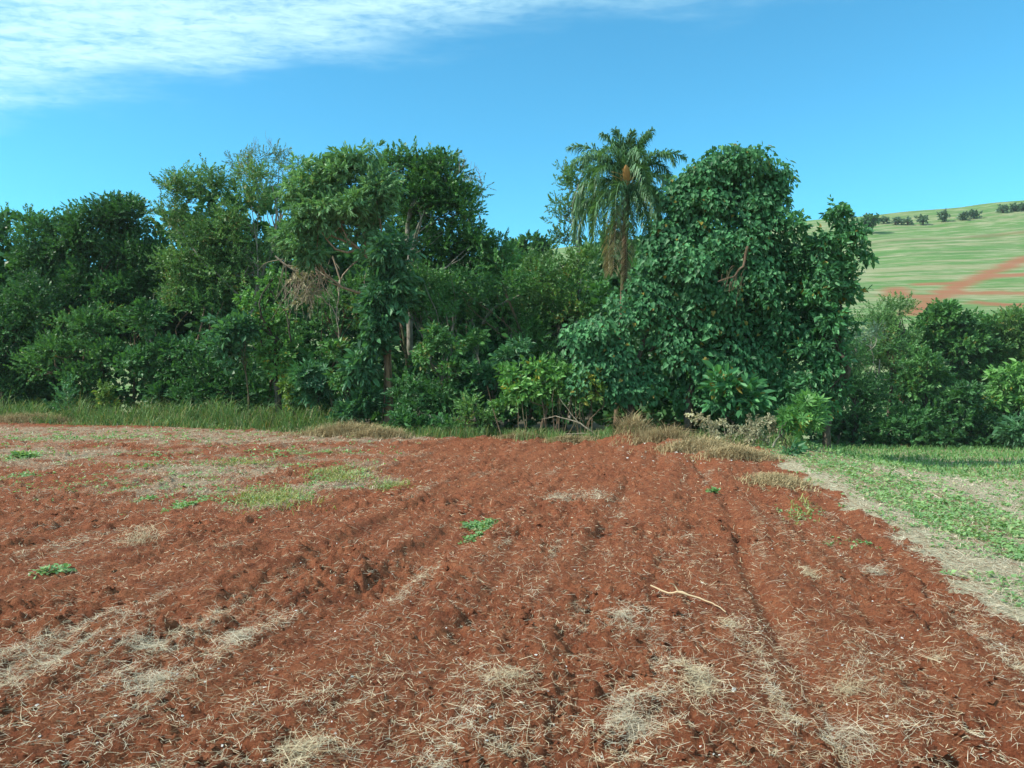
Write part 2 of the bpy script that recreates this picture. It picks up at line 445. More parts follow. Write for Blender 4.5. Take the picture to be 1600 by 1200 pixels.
# looser straw: ellipses (px, py, half width, half height, amount)
PATCH = [(220, 1010, 85, 34, .8), (240, 1065, 60, 22, .8), (375, 1000, 40, 30, .9), (420, 965, 70, 22, .7), (300, 935, 60, 16, .5),
         (970, 965, 45, 26, .9), (985, 1110, 70, 42, 1.), (1085, 1075, 60, 50, .95), (1190, 980, 42, 75, .75), (1190, 900, 40, 30, .6),
         (1265, 895, 30, 22, .8), (1370, 890, 36, 22, .8), (1320, 1075, 44, 20, .8), (1330, 1140, 44, 26, .8), (1330, 1190, 60, 22, .8),
         (780, 1065, 60, 26, .7), (740, 950, 80, 34, .6), (820, 880, 40, 30, .6), (460, 1180, 55, 24, .9), (770, 1180, 60, 22, .7),
         (200, 1185, 60, 22, .7), (560, 900, 60, 18, .5), (680, 870, 60, 18, .5), (1080, 1010, 30, 30, .6), (1040, 880, 60, 18, .5),
         (1250, 810, 24, 20, .6), (1120, 780, 60, 22, .4), (1060, 850, 70, 24, .4), (660, 720, 50, 12, .7), (690, 740, 40, 10, .5),
         (760, 700, 60, 6, .4), (1540, 960, 60, 36, .8), (1460, 925, 30, 12, .5), (480, 830, 60, 14, .4), (120, 860, 70, 12, .5),
         (60, 780, 60, 10, .5), (230, 845, 60, 20, .5), (890, 1020, 30, 22, .5), (650, 1130, 50, 20, .5), (560, 1060, 40, 18, .4), (1130, 705, 70, 8, .7), (1180, 745, 50, 10, .4)]
GREEN = [(35, 714, 34, 7, 1.), (120, 684, 230, 4, .9), (480, 706, 90, 4, 1.), (375, 723, 44, 5, .9), (285, 790, 16, 7, 1.), (226, 781, 14, 6, 1.),
         (250, 727, 50, 5, .6), (530, 744, 44, 11, .8), (420, 780, 60, 12, .6), (320, 775, 16, 5, .7), (610, 757, 26, 6, .7), (750, 822, 24, 11, 1.),
         (740, 845, 20, 5, .8), (85, 895, 20, 10, .6), (30, 745, 22, 6, .7), (1250, 800, 22, 16, .35), (1320, 848, 24, 8, .5), (640, 678, 80, 3, .4), (300, 676, 300, 3, .5)]
def ellipse(x, y, e):
    cx, cy = g(e[0], e[1]); d = cy
    rx, ry = e[2] / F * d, e[3] * d * d / (CAMH * F)
    return e[4] * np.clip(1.35 - np.sqrt(((x - cx) / rx) ** 2 + ((y - cy) / ry) ** 2), 0, 1)
def straw_amount(x, y):
    wx, wy = x + .25 * vnoise(x * 1.3, y * 1.3, 41), y + .5 * vnoise(x * 1.1, y * 1.1, 43)
    s = np.zeros_like(x)
    for p in STRAW_POLY:
        s = np.maximum(s, 1.0 * in_poly(wx, wy, p))
    for e in PATCH: s = np.maximum(s, .78 * ellipse(wx, wy, e))
    t = x - .19 * y
    streak = fbm(t * 2.6, y * .30, 51, 4)
    return np.clip(np.maximum(s * (.6 + .5 * vnoise(x * 3.3, y * 2.1, 59)), .75 * sstep(streak, .08, .5)) + .22 * sstep(fbm(x * .5, y * .3, 57, 3), -.1, .5), 0, 1)
def green_amount(x, y):
    wx, wy = x + .15 * vnoise(x * 2.3, y * 2.3, 61), y + .3 * vnoise(x * 2.1, y * 2.1, 63)
    s = np.zeros_like(x)
    for e in GREEN: s = np.maximum(s, ellipse(wx, wy, e))
    return s
def crop_u(x, y):                # metres into the crop from the ploughed edge
    return x - bx(y) + .12 + .34 * vnoise(x * .7, y * .6, 71) + .14 * vnoise(x * 3.1, y * 3.1, 72) + .05 * vnoise(x * 8, y * 8, 73)
def crop_green(u, x, y):
    band = sstep(u, .35, .8) * (1 - sstep(u, 1.7, 2.5)) + .45 * sstep(u, 3.2, 4.5)
    band = np.maximum(band, sstep(y, 15.0, 19.5))
    rows = .5 + .5 * np.sin((x - .19 * y) * 2 * np.pi / .45)
    return np.clip(np.maximum(band, .22 * sstep(u, -.1, .5)) * (.7 + .3 * rows) + .6 * fbm(x * 1.3, y * .9, 75, 4) - .02, 0, 1)
def edge_y(x):                   # where the wood begins
    return np.interp(x, [-60, -26, -17, -8, -2.5, 3, 7.0, 8.2, 9.5, 14, 30, 70], [46, 36.5, 33, 28.8, 25.2, 23.9, 21.5, 22.5, 43, 45, 42, 40])
def relief(x, y):
    t = x - .19 * y
    wx, wy = x + .05 * vnoise(x * 3, y * 3, 81), y + .05 * vnoise(x * 3, y * 3, 82)
    h = .026 * np.sin(t * 2 * np.pi / .95 + 2.2 * vnoise(x * .35, y * .2, 83)) * sstep(fbm(x * .4, y * .2, 89, 2), -.5, .3)
    h = h + .065 * (np.abs(vnoise(t * 1.5, y * .16, 92)) - .3) + .04 * (np.abs(vnoise(t * 3.6, y * .3, 93)) - .3)
    lump = sstep(fbm(x * .8, y * .5, 84, 3), -.45, .45)
    h = h + lump * .10 * (np.abs(vnoise(wx * 2.6, wy * 2.6, 85)) - .3)
    h = h + lump * .10 * (np.abs(vnoise(wx * 5.6, wy * 5.6, 86)) - .3)
    h = h + (.4 + .6 * lump) * .062 * (np.abs(vnoise(wx * 12, wy * 12, 87)) - .3)
    h = h + .026 * (np.abs(vnoise(wx * 25, wy * 25, 88)) - .3)
    for t0, w_, dp in ((.93, .10, .075), (-.55, .14, .04), (-2.4, .18, .045), (2.3, .12, .035), (-4.6, .2, .045)):          # wheel furrows
        h = h - dp * np.exp(-((t - t0 - .08 * np.sin(y * .6 + t0)) / w_) ** 2)
    for (px, py, rx, ry, dep) in ((270, 955, .16, .3, .12), (410, 852, .2, .5, .12), (270, 932, .1, .14, .1)):
        cx, cy = g(px, py); h = h - dep * np.exp(-((x - cx) / rx) ** 2 - ((y - cy) / ry) ** 2)
    return h
rows = [2.3]
while rows[-1] < 66: rows.append(rows[-1] + min(.00105 * rows[-1] ** 2, .0085 * rows[-1]))
rows = np.array(rows)
tans = np.tan(np.linspace(R(-44), R(44), 640))
GY, GT = np.meshgrid(rows, tans, indexing='ij')
GX = (GY + 2.6) * GT
GU = crop_u(GX, GY)
is_crop = GU > 0
soil_k = np.where(is_crop, .28, 1.0) * (1 - .6 * sstep(GY, 26, 45))
GZ = H(GX, GY) + relief(GX, GY) * soil_k - .05 * sstep(GU, -.1, .1) * (1 - sstep(GY, 20, 26)) * .5
# a low heap of turned soil at the foot of the wood, and the lip along the far edge
for (px, py, rx, ry, hh) in ((985, 690, .75, .7, .35), (1060, 700, 1.2, .8, .22), (1130, 712, 1.0, .7, .15)):
    cx, cy = g(px, py); GZ += hh * np.exp(-((GX - cx) / rx) ** 2 - ((GY - cy) / ry) ** 2)
def ground_z(x, y):
    """height of the built surface, for resting things on it"""
    x, y = np.asarray(x, float), np.asarray(y, float)
    i = np.clip(np.searchsorted(rows, y) - 1, 0, len(rows) - 2)
    fy = np.clip((y - rows[i]) / (rows[i + 1] - rows[i]), 0, 1)
    j = np.clip(np.searchsorted(tans, x / (y + 2.6)) - 1, 0, len(tans) - 2)
    fx = np.clip((x / (y + 2.6) - tans[j]) / (tans[j + 1] - tans[j]), 0, 1)
    z = (GZ[i, j] * (1 - fx) + GZ[i, j + 1] * fx) * (1 - fy) + (GZ[i + 1, j] * (1 - fx) + GZ[i + 1, j + 1] * fx) * fy
    far = (y > rows[-1] - .5) | (np.abs(x / (y + 2.6)) > tans[-1])
    return np.where(far, H(x, y), z)
GV = np.stack([GX, GY, GZ], -1).reshape(-1, 3)
nr, nc = GX.shape
ii = np.arange(nr - 1)[:, None] * nc + np.arange(nc - 1)[None, :]
quads = np.stack([ii, ii + 1, ii + nc + 1, ii + nc], -1).reshape(-1, 4)
c_y = GY[:-1, :-1].ravel(); c_x = GX[:-1, :-1].ravel()
forest = c_y > edge_y(c_x) + 1.2 + .6 * vnoise(c_x, c_y, 91)
crop_f = is_crop[:-1, :-1].ravel() & ~forest
def sub_mesh(name, mask, mat, straw, green):
    f = quads[mask]; used = np.unique(f)
    remap = np.full(len(GV), -1, np.int64); remap[used] = np.arange(len(used))
    me = raw_mesh(name, GV[used], [remap[f]], {'straw': straw.ravel()[used], 'green': green.ravel()[used]}, True)
    return obj(name, me, mat)
S_soil, S_green = straw_amount(GX, GY), green_amount(GX, GY)
def soft_poly(x, y, p):
    acc = np.zeros_like(x)
    for k in range(9):
        acc += in_poly(x + .35 * math.cos(k * 2.4) * (k / 8) + .35 * vnoise(x * .9, y * .9, 41) + .15 * vnoise(x * 4, y * 4, 44),
                       y + (1.1 * math.sin(k * 2.4) * (k / 8) + .9 * vnoise(x * .8, y * .8, 43)) * np.clip(y / 20, .3, 1.2), p)
    return acc / 9
ragged = fbm(GX * 2.2, GY * 1.2, 45, 4)
COVER = wpoly([(-400, 664), (0, 662), (500, 676), (660, 690), (600, 745), (420, 800), (200, 800), (0, 770), (-400, 760)])
cov = soft_poly(GX, GY, COVER) * sstep(fbm(GX * .55, GY * .9, 46, 4) + .25 * ragged, -.30, .35)
S_soil = np.maximum(S_soil, 1.15 * cov); S_green = np.maximum(S_green, .55 * cov * sstep(fbm(GX * .4, GY * 1.1, 47, 3), -.15, .35))
for p in STRAW_POLY: S_soil = np.maximum(S_soil, 1.5 * sstep(soft_poly(GX, GY, p) + 1.0 * ragged, .30, 1.15))
C_green = crop_green(GU, GX, GY)
C_straw = np.clip(1.7 - .5 * C_green + .5 * fbm(GX * 1.2, GY * .9, 77, 4), 0.1, 1.6)
# faces of the fringe next to the soil keep some red
C_straw *= np.clip(.8 + GU * 2, .5, 1)
tag(sub_mesh('ploughed_field', ~crop_f & ~forest, M_soil, S_soil, S_green), 'freshly ploughed red soil field with scattered straw', kind='structure')
tag(sub_mesh('crop_field', crop_f, M_crop_soil, C_straw, C_green), 'sloping green crop field with pale stubble beside the ploughed soil', kind='structure')
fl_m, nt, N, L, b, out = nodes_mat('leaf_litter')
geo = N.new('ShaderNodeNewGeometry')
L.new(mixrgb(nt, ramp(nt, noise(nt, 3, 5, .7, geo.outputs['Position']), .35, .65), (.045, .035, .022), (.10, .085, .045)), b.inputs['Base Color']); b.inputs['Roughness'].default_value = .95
fx_, fy_ = np.meshgrid(np.linspace(-75, 75, 90), np.linspace(19, 68, 60))
fz_ = H(fx_, fy_) - .06
ii = np.arange(59)[:, None] * 90 + np.arange(89)[None, :]
fq = np.stack([ii, ii + 1, ii + 91, ii + 90], -1).reshape(-1, 4)
fq = fq[(fy_.ravel()[fq].mean(1) > edge_y(fx_.ravel()[fq].mean(1)) - .3)]
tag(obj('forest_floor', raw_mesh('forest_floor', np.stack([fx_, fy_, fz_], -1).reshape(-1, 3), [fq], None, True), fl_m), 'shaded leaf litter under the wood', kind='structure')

# ------------------------------------------------------------------ the land beyond: valley, terraced hillside
def hill_z(x, y):
    t = np.clip((y - 78) / 182, 0, 1)
    rise = 62 * (t * .92 + .08 * t * t) * (1 + .0017 * (x - 119) * sstep(t, .2, 1))
    over = np.clip(y - 262, 0, None)
    z = -3.4 + rise - .0022 * over ** 2 * (over < 60) - (over >= 60) * (.0022 * 3600 + .264 * (over - 60))
    z = z + 1.3 * fbm(x / 60, y / 60, 103, 3) * sstep(t, 0, .2)
    return z
def hill_hit(px, py):
    ys = np.linspace(80, 300, 800)
    x = (px - 800) / F * ys; z = CAMH + (600 - py) / F * ys
    k = np.argmax(hill_z(x, ys) > z)
    return x[k], ys[k]
hy = np.concatenate([np.linspace(70, 275, 170), np.linspace(280, 900, 40)])
hx = np.concatenate([np.linspace(-420, 20, 30), np.linspace(22, 240, 90), np.linspace(245, 420, 30)])
HX, HY = np.meshgrid(hx, hy)
HZ = hill_z(HX, HY)
HZ = np.maximum(HZ, -40)
# the furrowed contour strips: height lines that tilt gently up to the right
hs = HY - .10 * (HX - 119) + 2.2 * fbm(HX / 45, HY / 30, 107, 3)
strip = vnoise(hs * .42, HX * .006, 111) + .55 * vnoise(hs * 1.05, HX * .014, 112) + .4 * vnoise(hs * .16, HX * .004, 113)
HZ = HZ + .25 * np.abs(vnoise(hs * .42, HX * .006, 111))
spx, spy = 800 + HX / HY * F, 600 - (HZ - CAMH) / HY * F
red = .8 * sstep(vnoise(hs * .5, HX * .01, 121), .34, .6) * (sstep(-spy, -425, -385) * 0 + sstep(HX, 95, 135) * (1 - sstep(HY, 168, 190)) + .55 * sstep(HY, 205, 215) * (1 - sstep(HY, 222, 230)) * sstep(HX, 110, 160))
def seg_mask(pts, w):
    m = np.zeros_like(HX)
    wp = [hill_hit(*p) for p in pts]
    for (ax, ay), (bx_, by) in zip(wp[:-1], wp[1:]):
        dx, dy = bx_ - ax, by - ay
        t = np.clip(((HX - ax) * dx + (HY - ay) * dy) / (dx * dx + dy * dy), 0, 1)
        d = np.hypot(HX - ax - t * dx, (HY - ay - t * dy)) + 1.5 * fbm(HX * .16, HY * .3, 131, 3)
        m = np.maximum(m, 1 - sstep(d, w * .4, w * 1.6))
    return m
for pts, w in (([(1422, 492), (1460, 468), (1500, 448), (1545, 428), (1600, 405), (1680, 385)], 1.7), ([(1390, 462), (1405, 452), (1410, 462), (1450, 468)], 1.8),
               ([(1470, 458), (1560, 458), (1680, 462)], 1.6), ([(1545, 432), (1680, 428)], 1.7), ([(1400, 465), (1470, 463)], 1.2), ([(1430, 446), (1500, 443)], 1.2), ([(1530, 474), (1680, 478)], 1.8)):
    red = np.maximum(red, seg_mask(pts, w))
tan_ = sstep(strip, .15, .45)
green_h = sstep(-strip, .05, .35)
hedge = sstep(1 - np.abs(hs - 214) / 3.2 + .6 * vnoise(HX * .12, HY * .1, 141), .25, .8)
hv = np.stack([HX, HY, HZ], -1).reshape(-1, 3)
n_r, n_c = HX.shape
ii = np.arange(n_r - 1)[:, None] * n_c + np.arange(n_c - 1)[None, :]
hq = np.stack([ii, ii + 1, ii + n_c + 1, ii + n_c], -1).reshape(-1, 4)
m, nt, N, L, b, out = nodes_mat('terraced_pasture')
geo = N.new('ShaderNodeNewGeometry'); pos = geo.outputs['Position']
c = mixrgb(nt, ramp(nt, noise(nt, .25, 4, .6, pos, (.15, 1, 1)), .35, .65), (.080, .165, .050), (.120, .195, .068))
c = mixrgb(nt, mixrgb_f(nt, attr(nt, 'green'), .8), c, (.085, .190, .050))
c = mixrgb(nt, mixrgb_f(nt, attr(nt, 'tan'), .7), c, (.260, .245, .140))
c = mixrgb(nt, mixrgb_f(nt, ramp(nt, noise(nt, .8, 5, .75, pos, (.12, 1, 1), (0, 0, R(-6))), .46, .66), .75), c, (.35, .33, .22))
c = mixrgb(nt, mixrgb_f(nt, ramp(nt, noise(nt, .55, 5, .8, pos, (.10, 1, 1), (0, 0, R(-6))), .50, .68), .8), c, (.070, .150, .045))
c = mixrgb(nt, mixrgb_f(nt, attr(nt, 'hedge'), .7), c, (.115, .135, .060))
c = mixrgb(nt, mixrgb_f(nt, attr(nt, 'red'), .9), c, (.270, .105, .058))
L.new(c, b.inputs['Base Color']); b.inputs['Roughness'].default_value = .95; b.inputs['Specular IOR Level'].default_value = .1
tag(obj('hillside', raw_mesh('hillside', hv, [hq], {'green': green_h.ravel(), 'tan': tan_.ravel(), 'red': red.ravel(), 'hedge': hedge.ravel()}, True), m),
    'green hillside striped with pale stubble and red soil', kind='structure')
# the wide ground sheet under it all, to the horizon
ax = np.concatenate([np.linspace(-1500, -80, 16), np.linspace(-70, 70, 29), np.linspace(80, 1500, 16)])
ay = np.concatenate([np.linspace(-600, -20, 12), np.linspace(-15, 90, 22), np.linspace(110, 1600, 16)])
AX, AY = np.meshgrid(ax, ay)
AZ = H(AX, AY) - .35 - 1.0 * sstep(AY, 60, 75) - 8 * sstep(AY, 90, 120)
ii = np.arange(len(ay) - 1)[:, None] * len(ax) + np.arange(len(ax) - 1)[None, :]
tag(obj('ground', raw_mesh('ground', np.stack([AX, AY, AZ], -1).reshape(-1, 3), [np.stack([ii, ii + 1, ii + len(ax) + 1, ii + len(ax)], -1).reshape(-1, 4)], {'straw': np.full(AX.size, .3), 'green': np.full(AX.size, .2)}, True), M_soil),
    'wide red earth ground reaching the horizon', kind='structure')

# ------------------------------------------------------------------ trees
def fill_lobes(lobes, Y, sub_px, depth=0.8, n_k=1.0):
    """breaks crown lobes (px, py, rx, ry[, dY]) into leaf clumps: centres and radii in metres"""
    out = []
    for lb in lobes:
        px, py, rx, ry = lb[:4]; dY = lb[4] if len(lb) > 4 else 0
        c = P(px, py, Y + dY)
        s = (Y + dY) / F
        r3 = np.array([rx * s, .5 * (rx + ry) * s * depth, ry * s])
        n = max(4, int(n_k * 1.75 * rx * ry / sub_px ** 2))
        u = unit(n) * (rng.random(n) ** .45)[:, None]
        for q in u:
            out.append((c + q * np.maximum(r3 - .55 * sub_px * s, .3 * r3), sub_px * s * rng.uniform(.7, 1.35)))
    return out
def leaves(acc, clumps, kind, per_m2=26, scale=1.0, up=.35, down=0.0, shell=.5, flat=.75, ax_jit=.55):
    """leafy twigs over each clump"""
    T = SPR[kind]
    Pn, An, Sn, Rn = [], [], [], []
    for c, r in clumps:
        n = max(5, int(2.1 * per_m2 * 4 * r * r * rng.uniform(.7, 1.3)))
        d = unit(n)
        keep = rng.random(n) < np.clip(.62 + .6 * d[:, 2], .22, 1)
        d = d[keep]; n = len(d)
        if n == 0: continue
        rad = r * (shell + (1.08 - shell) * rng.random(n) ** .7)
        p = c + d * rad[:, None] * np.array([1, 1, flat]) + rng.normal(size=(n, 3)) * r * .10
        Pn.append(p)
        An.append(d * .8 + rng.normal(size=(n, 3)) * ax_jit + np.array([0, 0, up - down]))
        Rn.append(np.clip(.48 + rng.normal() * .32 + rng.normal(size=n) * .1, 0, 1))
        Sn.append(scale * rng.uniform(.75, 1.25, n))
    Pn, An, Sn, Rn = map(np.concatenate, (Pn, An, Sn, Rn))
    up_v = np.tile([0.0, 0.0, 1.0], (len(Pn), 1)) + rng.normal(size=(len(Pn), 3)) * .3
    M = frames(An, up_v)
    sel = rng.integers(0, len(T), len(Pn))
    for k, t in enumerate(T):
        q = sel == k
        if q.any(): instance(acc, t, Pn[q], M[q], Sn[q], Rn[q])
def limb(acc, a, b, r0, r1, sag=.12, n=7):
    a, b = np.asarray(a, float), np.asarray(b, float)
    L_ = np.linalg.norm(b - a)
    mid = .5 * (a + b) + rng.normal(size=3) * L_ * sag + np.array([0, 0, -.05 * L_])
    pts = curve_pts([a, mid, b], n, .012 * L_)
    tube(acc, pts, np.linspace(r0, r1, n), 6, .06)
    return pts
def tree(name, label, cat, Y, base_px, lobes, leaf='small', mat='mid', bark='brown', sub=20, dens=26, scale=1.0, trunk_r=.14,
         path=None, extra=None, group='trees at the edge of the wood', up=.35, down=0.0, shell=.5, bare=0, depth=.8, limbs=7, n_k=1.0, flat=.75):
    """trunk from the ground to the crown, limbs to its clumps, leafy crown"""
    bxy = ((base_px - 800) / F * Y, Y)
    z0 = float(ground_z(bxy[0], bxy[1]))
    root = thing(name, label, cat, group, (bxy[0], bxy[1], z0))
    o = np.array([bxy[0], bxy[1], z0])
    clumps = fill_lobes(lobes, Y, sub, depth, n_k)
    C = np.array([c for c, r in clumps])
    top = C[:, 2].max(); low = C[:, 2].min()
    cen = C.mean(0)
    tk = Acc()
    if path is None:
        fork = np.array([cen[0] * .75 + bxy[0] * .25, cen[1], max(low * .6 + top * .4, z0 + .8)])
        ctrl = [o + [0, 0, -.25], o + (fork - o) * .35 + rng.normal(size=3) * [.12, .12, 0], o + (fork - o) * .7 + rng.normal(size=3) * [.2, .2, 0], fork]
    else:
        ctrl = [o + [0, 0, -.25]] + [P(px, py, Y + (q[0] if q else 0)) for px, py, *q in path]
        fork = ctrl[-1]
    pts = curve_pts(ctrl, 16, .012)
    rad = np.interp(np.linspace(0, 1, 16), [0, .08, .5, 1], [trunk_r * 1.45, trunk_r, trunk_r * .8, trunk_r * .5])
    tube(tk, pts, rad, 9, .07)
    order = rng.permutation(len(clumps))[:limbs]
    for k in order:
        c, r = clumps[k]
        a = pts[rng.integers(8, 16)]
        lp = limb(tk, a, c, trunk_r * .38, trunk_r * .10)
        for _ in range(2):
            k2 = np.argmin(np.linalg.norm(C - lp[rng.integers(3, 7)] - rng.normal(size=3) * .8, axis=1))
            limb(tk, lp[rng.integers(2, 6)], C[k2], trunk_r * .16, trunk_r * .05, .1, 5)
    for e in (extra or []):
        pp = curve_pts([P(px, py, Y + (q[0] if q else 0)) for px, py, *q in e[0]], 12, .015)
        tube(tk, pp, np.linspace(e[1], e[2], 12), 7, .06)
    for _ in range(bare):                                  # leafless twigs standing out of the crown's top
        c, r = clumps[np.argsort(-C[:, 2])[rng.integers(0, max(3, len(C) // 3))]]
        tip = c + unit(1)[0] * [.5, .4, .2] * r * 3 + [0, 0, r * 1.9]
        lp = limb(tk, c, tip, .022, .006, .1, 6)
        for _ in range(4):
            a = lp[rng.integers(1, 5)]
            limb(tk, a, a + (rng.normal(size=3) * .35 + [0, 0, .35]) * r * 1.3, .010, .004, .12, 4)
    tk.build('trunk', BARK[bark], root, o, True)
    cr = Acc(); leaves(cr, clumps, leaf, dens, scale, up, down, shell, flat)
    cr.build('crown', LM[mat], root, o)
    return root, clumps, o

exec_trees = True
# --- the wood on the left and in the middle, from the left edge of the picture
tree('leafy_tree', 'hazy feathery tree cut by the left edge of the photo, behind the dense dome', 'tree', 45, 20,
     [(-25, 430, 75, 75), (15, 372, 45, 30), (-40, 370, 50, 30), (60, 400, 40, 50)], 'feather', 'mid', sub=20, dens=14, scale=1.3)
tree('domed_tree', 'dense dark green tree with a broad dome, tallest near the left edge', 'tree', 41, 165,
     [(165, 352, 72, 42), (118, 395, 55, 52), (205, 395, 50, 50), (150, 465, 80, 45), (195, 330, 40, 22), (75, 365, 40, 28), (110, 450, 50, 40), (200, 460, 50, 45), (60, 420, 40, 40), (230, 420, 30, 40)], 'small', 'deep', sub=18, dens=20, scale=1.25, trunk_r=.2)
tree('leafy_tree', 'mid green tree with billowing lower boughs below the dense left dome', 'tree', 37.5, 110,
     [(95, 545, 55, 32), (130, 505, 50, 28), (60, 575, 32, 26), (125, 590, 28, 45), (165, 550, 30, 26)], 'small', 'mid', sub=17, dens=22, scale=1.15)
tree('understorey_tree', 'dark small tree standing at the left picture edge behind tan grass', 'tree', 38.5, 10,
     [(5, 500, 50, 50), (-10, 575, 50, 50), (30, 610, 32, 30), (45, 470, 35, 40)], 'small', 'deep', sub=18, dens=18, scale=1.25)
tree('spreading_tree', 'feathery spreading tree with pale bare limbs, left of the drooping pale tree', 'tree', 39, 345,
     [(285, 302, 42, 34), (335, 285, 50, 26), (395, 300, 40, 40), (330, 360, 75, 42), (272, 345, 32, 34), (385, 395, 58, 45), (310, 420, 50, 40), (280, 400, 40, 40), (340, 450, 60, 36), (270, 460, 40, 40)], 'feather', 'olive', 'pale', sub=17, dens=17, scale=1.15,
     trunk_r=.17, path=[(360, 560), (395, 480), (412, 420)], extra=[([(412, 420), (400, 370), (372, 335), (335, 310)], .09, .03), ([(412, 420), (428, 380), (432, 330), (425, 290)], .09, .03), ([(395, 395), (355, 375), (320, 372)], .06, .02)], shell=.35)
tree('sparse_tree', 'tall thin-leaved tree with sky showing through its crown', 'tree', 44, 430,
     [(440, 248, 34, 24), (400, 252, 38, 20), (462, 285, 22, 40), (415, 290, 36, 28), (372, 262, 24, 14)], 'feather', 'far', 'pale', sub=14, dens=9, scale=1.0, trunk_r=.13, bare=5, shell=.1, limbs=14,
     path=[(432, 520), (436, 400), (440, 310)])
tree('drooping_tree', 'pale olive tree with long drooping leaves and a leaning brown trunk', 'tree', 28.6, 608,
     [(520, 268, 58, 34), (468, 345, 34, 42), (562, 250, 40, 24), (545, 330, 58, 48), (490, 395, 46, 26), (600, 300, 30, 40), (480, 300, 34, 34), (455, 370, 22, 22), (500, 330, 50, 44), (575, 290, 40, 40), (580, 350, 34, 34)], 'droop', 'pale', 'warm', sub=16, dens=40, scale=.74, trunk_r=.15,
     path=[(606, 560), (603, 490), (592, 425), (574, 392)], extra=[([(574, 392), (566, 360), (548, 332), (540, 300)], .075, .03), ([(574, 396), (545, 380), (512, 366), (480, 345)], .06, .02), ([(568, 372), (575, 330), (570, 290)], .05, .02)], up=.0, down=.35, shell=.3)
tree('twin_limbed_tree', 'tall tree with a pale forked limb and bare twigs at its top', 'tree', 34, 640,
     [(640, 246, 34, 24), (692, 292, 46, 42), (662, 322, 52, 34), (722, 335, 30, 42), (622, 290, 26, 34), (700, 255, 36, 22), (740, 380, 30, 30), (670, 275, 44, 34), (705, 330, 44, 44), (610, 262, 26, 24), (608, 385, 36, 40, 1), (690, 385, 44, 40, .6), (645, 425, 50, 32, .9), (640, 345, 44, 36, 1.2)], 'small', 'mid', 'pale', sub=16, dens=24, scale=1.1, trunk_r=.15, bare=9,
     path=[(640, 500), (636, 410), (638, 385)], extra=[([(638, 388), (637, 350), (645, 322), (660, 295), (652, 255)], .12, .035), ([(640, 388), (652, 360), (664, 335), (690, 310)], .10, .03)], shell=.3)
tree('twiggy_tree', 'sparse grey tree whose bare twig tips end the wood beside the open sky', 'tree', 36, 735,
     [(748, 300, 18, 26), (728, 290, 20, 20), (735, 350, 26, 26)], 'feather', 'far', 'pale', sub=12, dens=7, scale=.9, trunk_r=.09, bare=10, shell=.1)
tree('leafy_tree', 'rounded green tree below the bare twigs, right of the forked limb', 'tree', 35, 735,
     [(690, 405, 36, 36), (742, 400, 40, 38), (772, 392, 26, 30), (795, 430, 38, 42), (760, 450, 50, 40)], 'small', 'mid', 'dark', sub=17, dens=18, scale=1.15)
tree('leafy_tree', 'soft green tree with thin slanting stems behind the vine-wrapped trunk', 'tree', 31.5, 650,
     [(650, 440, 46, 34), (625, 470, 40, 40), (665, 480, 36, 28), (690, 455, 30, 28)], 'feather', 'mid', 'pale', sub=16, dens=20, scale=1.0, trunk_r=.07,
     path=[(672, 560), (655, 505)], extra=[([(677, 505), (668, 490), (658, 470)], .045, .025)])
tree('understorey_tree', 'dark tree with one pale crooked bough in the gap of the wood', 'tree', 32.5, 765,
     [(752, 480, 48, 40), (805, 500, 38, 45), (770, 540, 45, 38), (815, 455, 30, 26)], 'small', 'deep', 'pale', sub=17, dens=18, scale=1.15, trunk_r=.09,
     extra=[([(755, 505, -1.6), (770, 484, -1.8), (790, 472, -1.8), (812, 462, -1.6)], .07, .05)])
tree('olive_tree', 'olive green bushy tree with brownish top, left of the palm', 'tree', 30.5, 880,
     [(885, 432, 42, 30), (915, 410, 28, 22), (855, 470, 42, 38), (895, 480, 45, 40), (835, 420, 34, 26), (835, 520, 34, 40)], 'small', 'olive', 'dark', sub=16, dens=22, scale=1.0)
tree('slender_tree', 'light olive tree rising behind the left fronds of the palm', 'tree', 35, 890,
     [(890, 288, 26, 26), (878, 335, 18, 30), (912, 268, 18, 16), (905, 330, 24, 26), (880, 370, 20, 16)], 'small', 'olive', 'pale', sub=12, dens=24, scale=.85, trunk_r=.09, shell=.2, limbs=10)
for lb, dpt, bs, nm in (([(838, 388, 26, 14), (815, 392, 22, 12)], 70, 836, 'low distant green tree showing in the gap, nearest the palm'),
                        ([(793, 405, 26, 16), (770, 412, 20, 12)], 66, 790, 'low distant green tree in the gap, beside the wood')):
    tree('distant_tree', nm, 'tree', dpt, bs, lb + [(lb[0][0], lb[0][1] + 28, 34, 22), (lb[0][0], lb[0][1] + 70, 30, 26)], 'far', 'mid', 'dark', sub=11, dens=9, scale=.7)

# --- shrubs and young trees in front of the wood
G2 = 'undergrowth shrubs along the wood'
tree('broadleaf_sapling', 'bluish broad-leaved sapling on a thin crooked stem', 'tree', 31.0, 392,
     [(362, 515, 28, 18), (350, 540, 20, 22), (385, 520, 20, 18), (366, 560, 14, 12)], 'large', 'blue', 'brown', sub=13, dens=26, scale=.75, trunk_r=.04, path=[(385, 590), (378, 555)], group=G2)
tree('viny_tree', 'vine-draped light green small tree between sapling and hanging dead twigs', 'tree', 31.5, 440,
     [(395, 470, 18, 30), (428, 450, 20, 34), (430, 500, 34, 26), (440, 530, 38, 30), (410, 560, 26, 20), (445, 570, 30, 40)], 'vine', 'bright', 'dark', sub=14, dens=26, scale=.8, group=G2)
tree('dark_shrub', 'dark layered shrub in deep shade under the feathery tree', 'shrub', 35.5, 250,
     [(230, 505, 36, 24), (262, 555, 42, 28), (215, 575, 34, 30), (290, 590, 42, 32), (250, 610, 40, 26)], 'broad', 'deep', 'dark', sub=16, dens=20, scale=1.0, trunk_r=.08, group=G2)
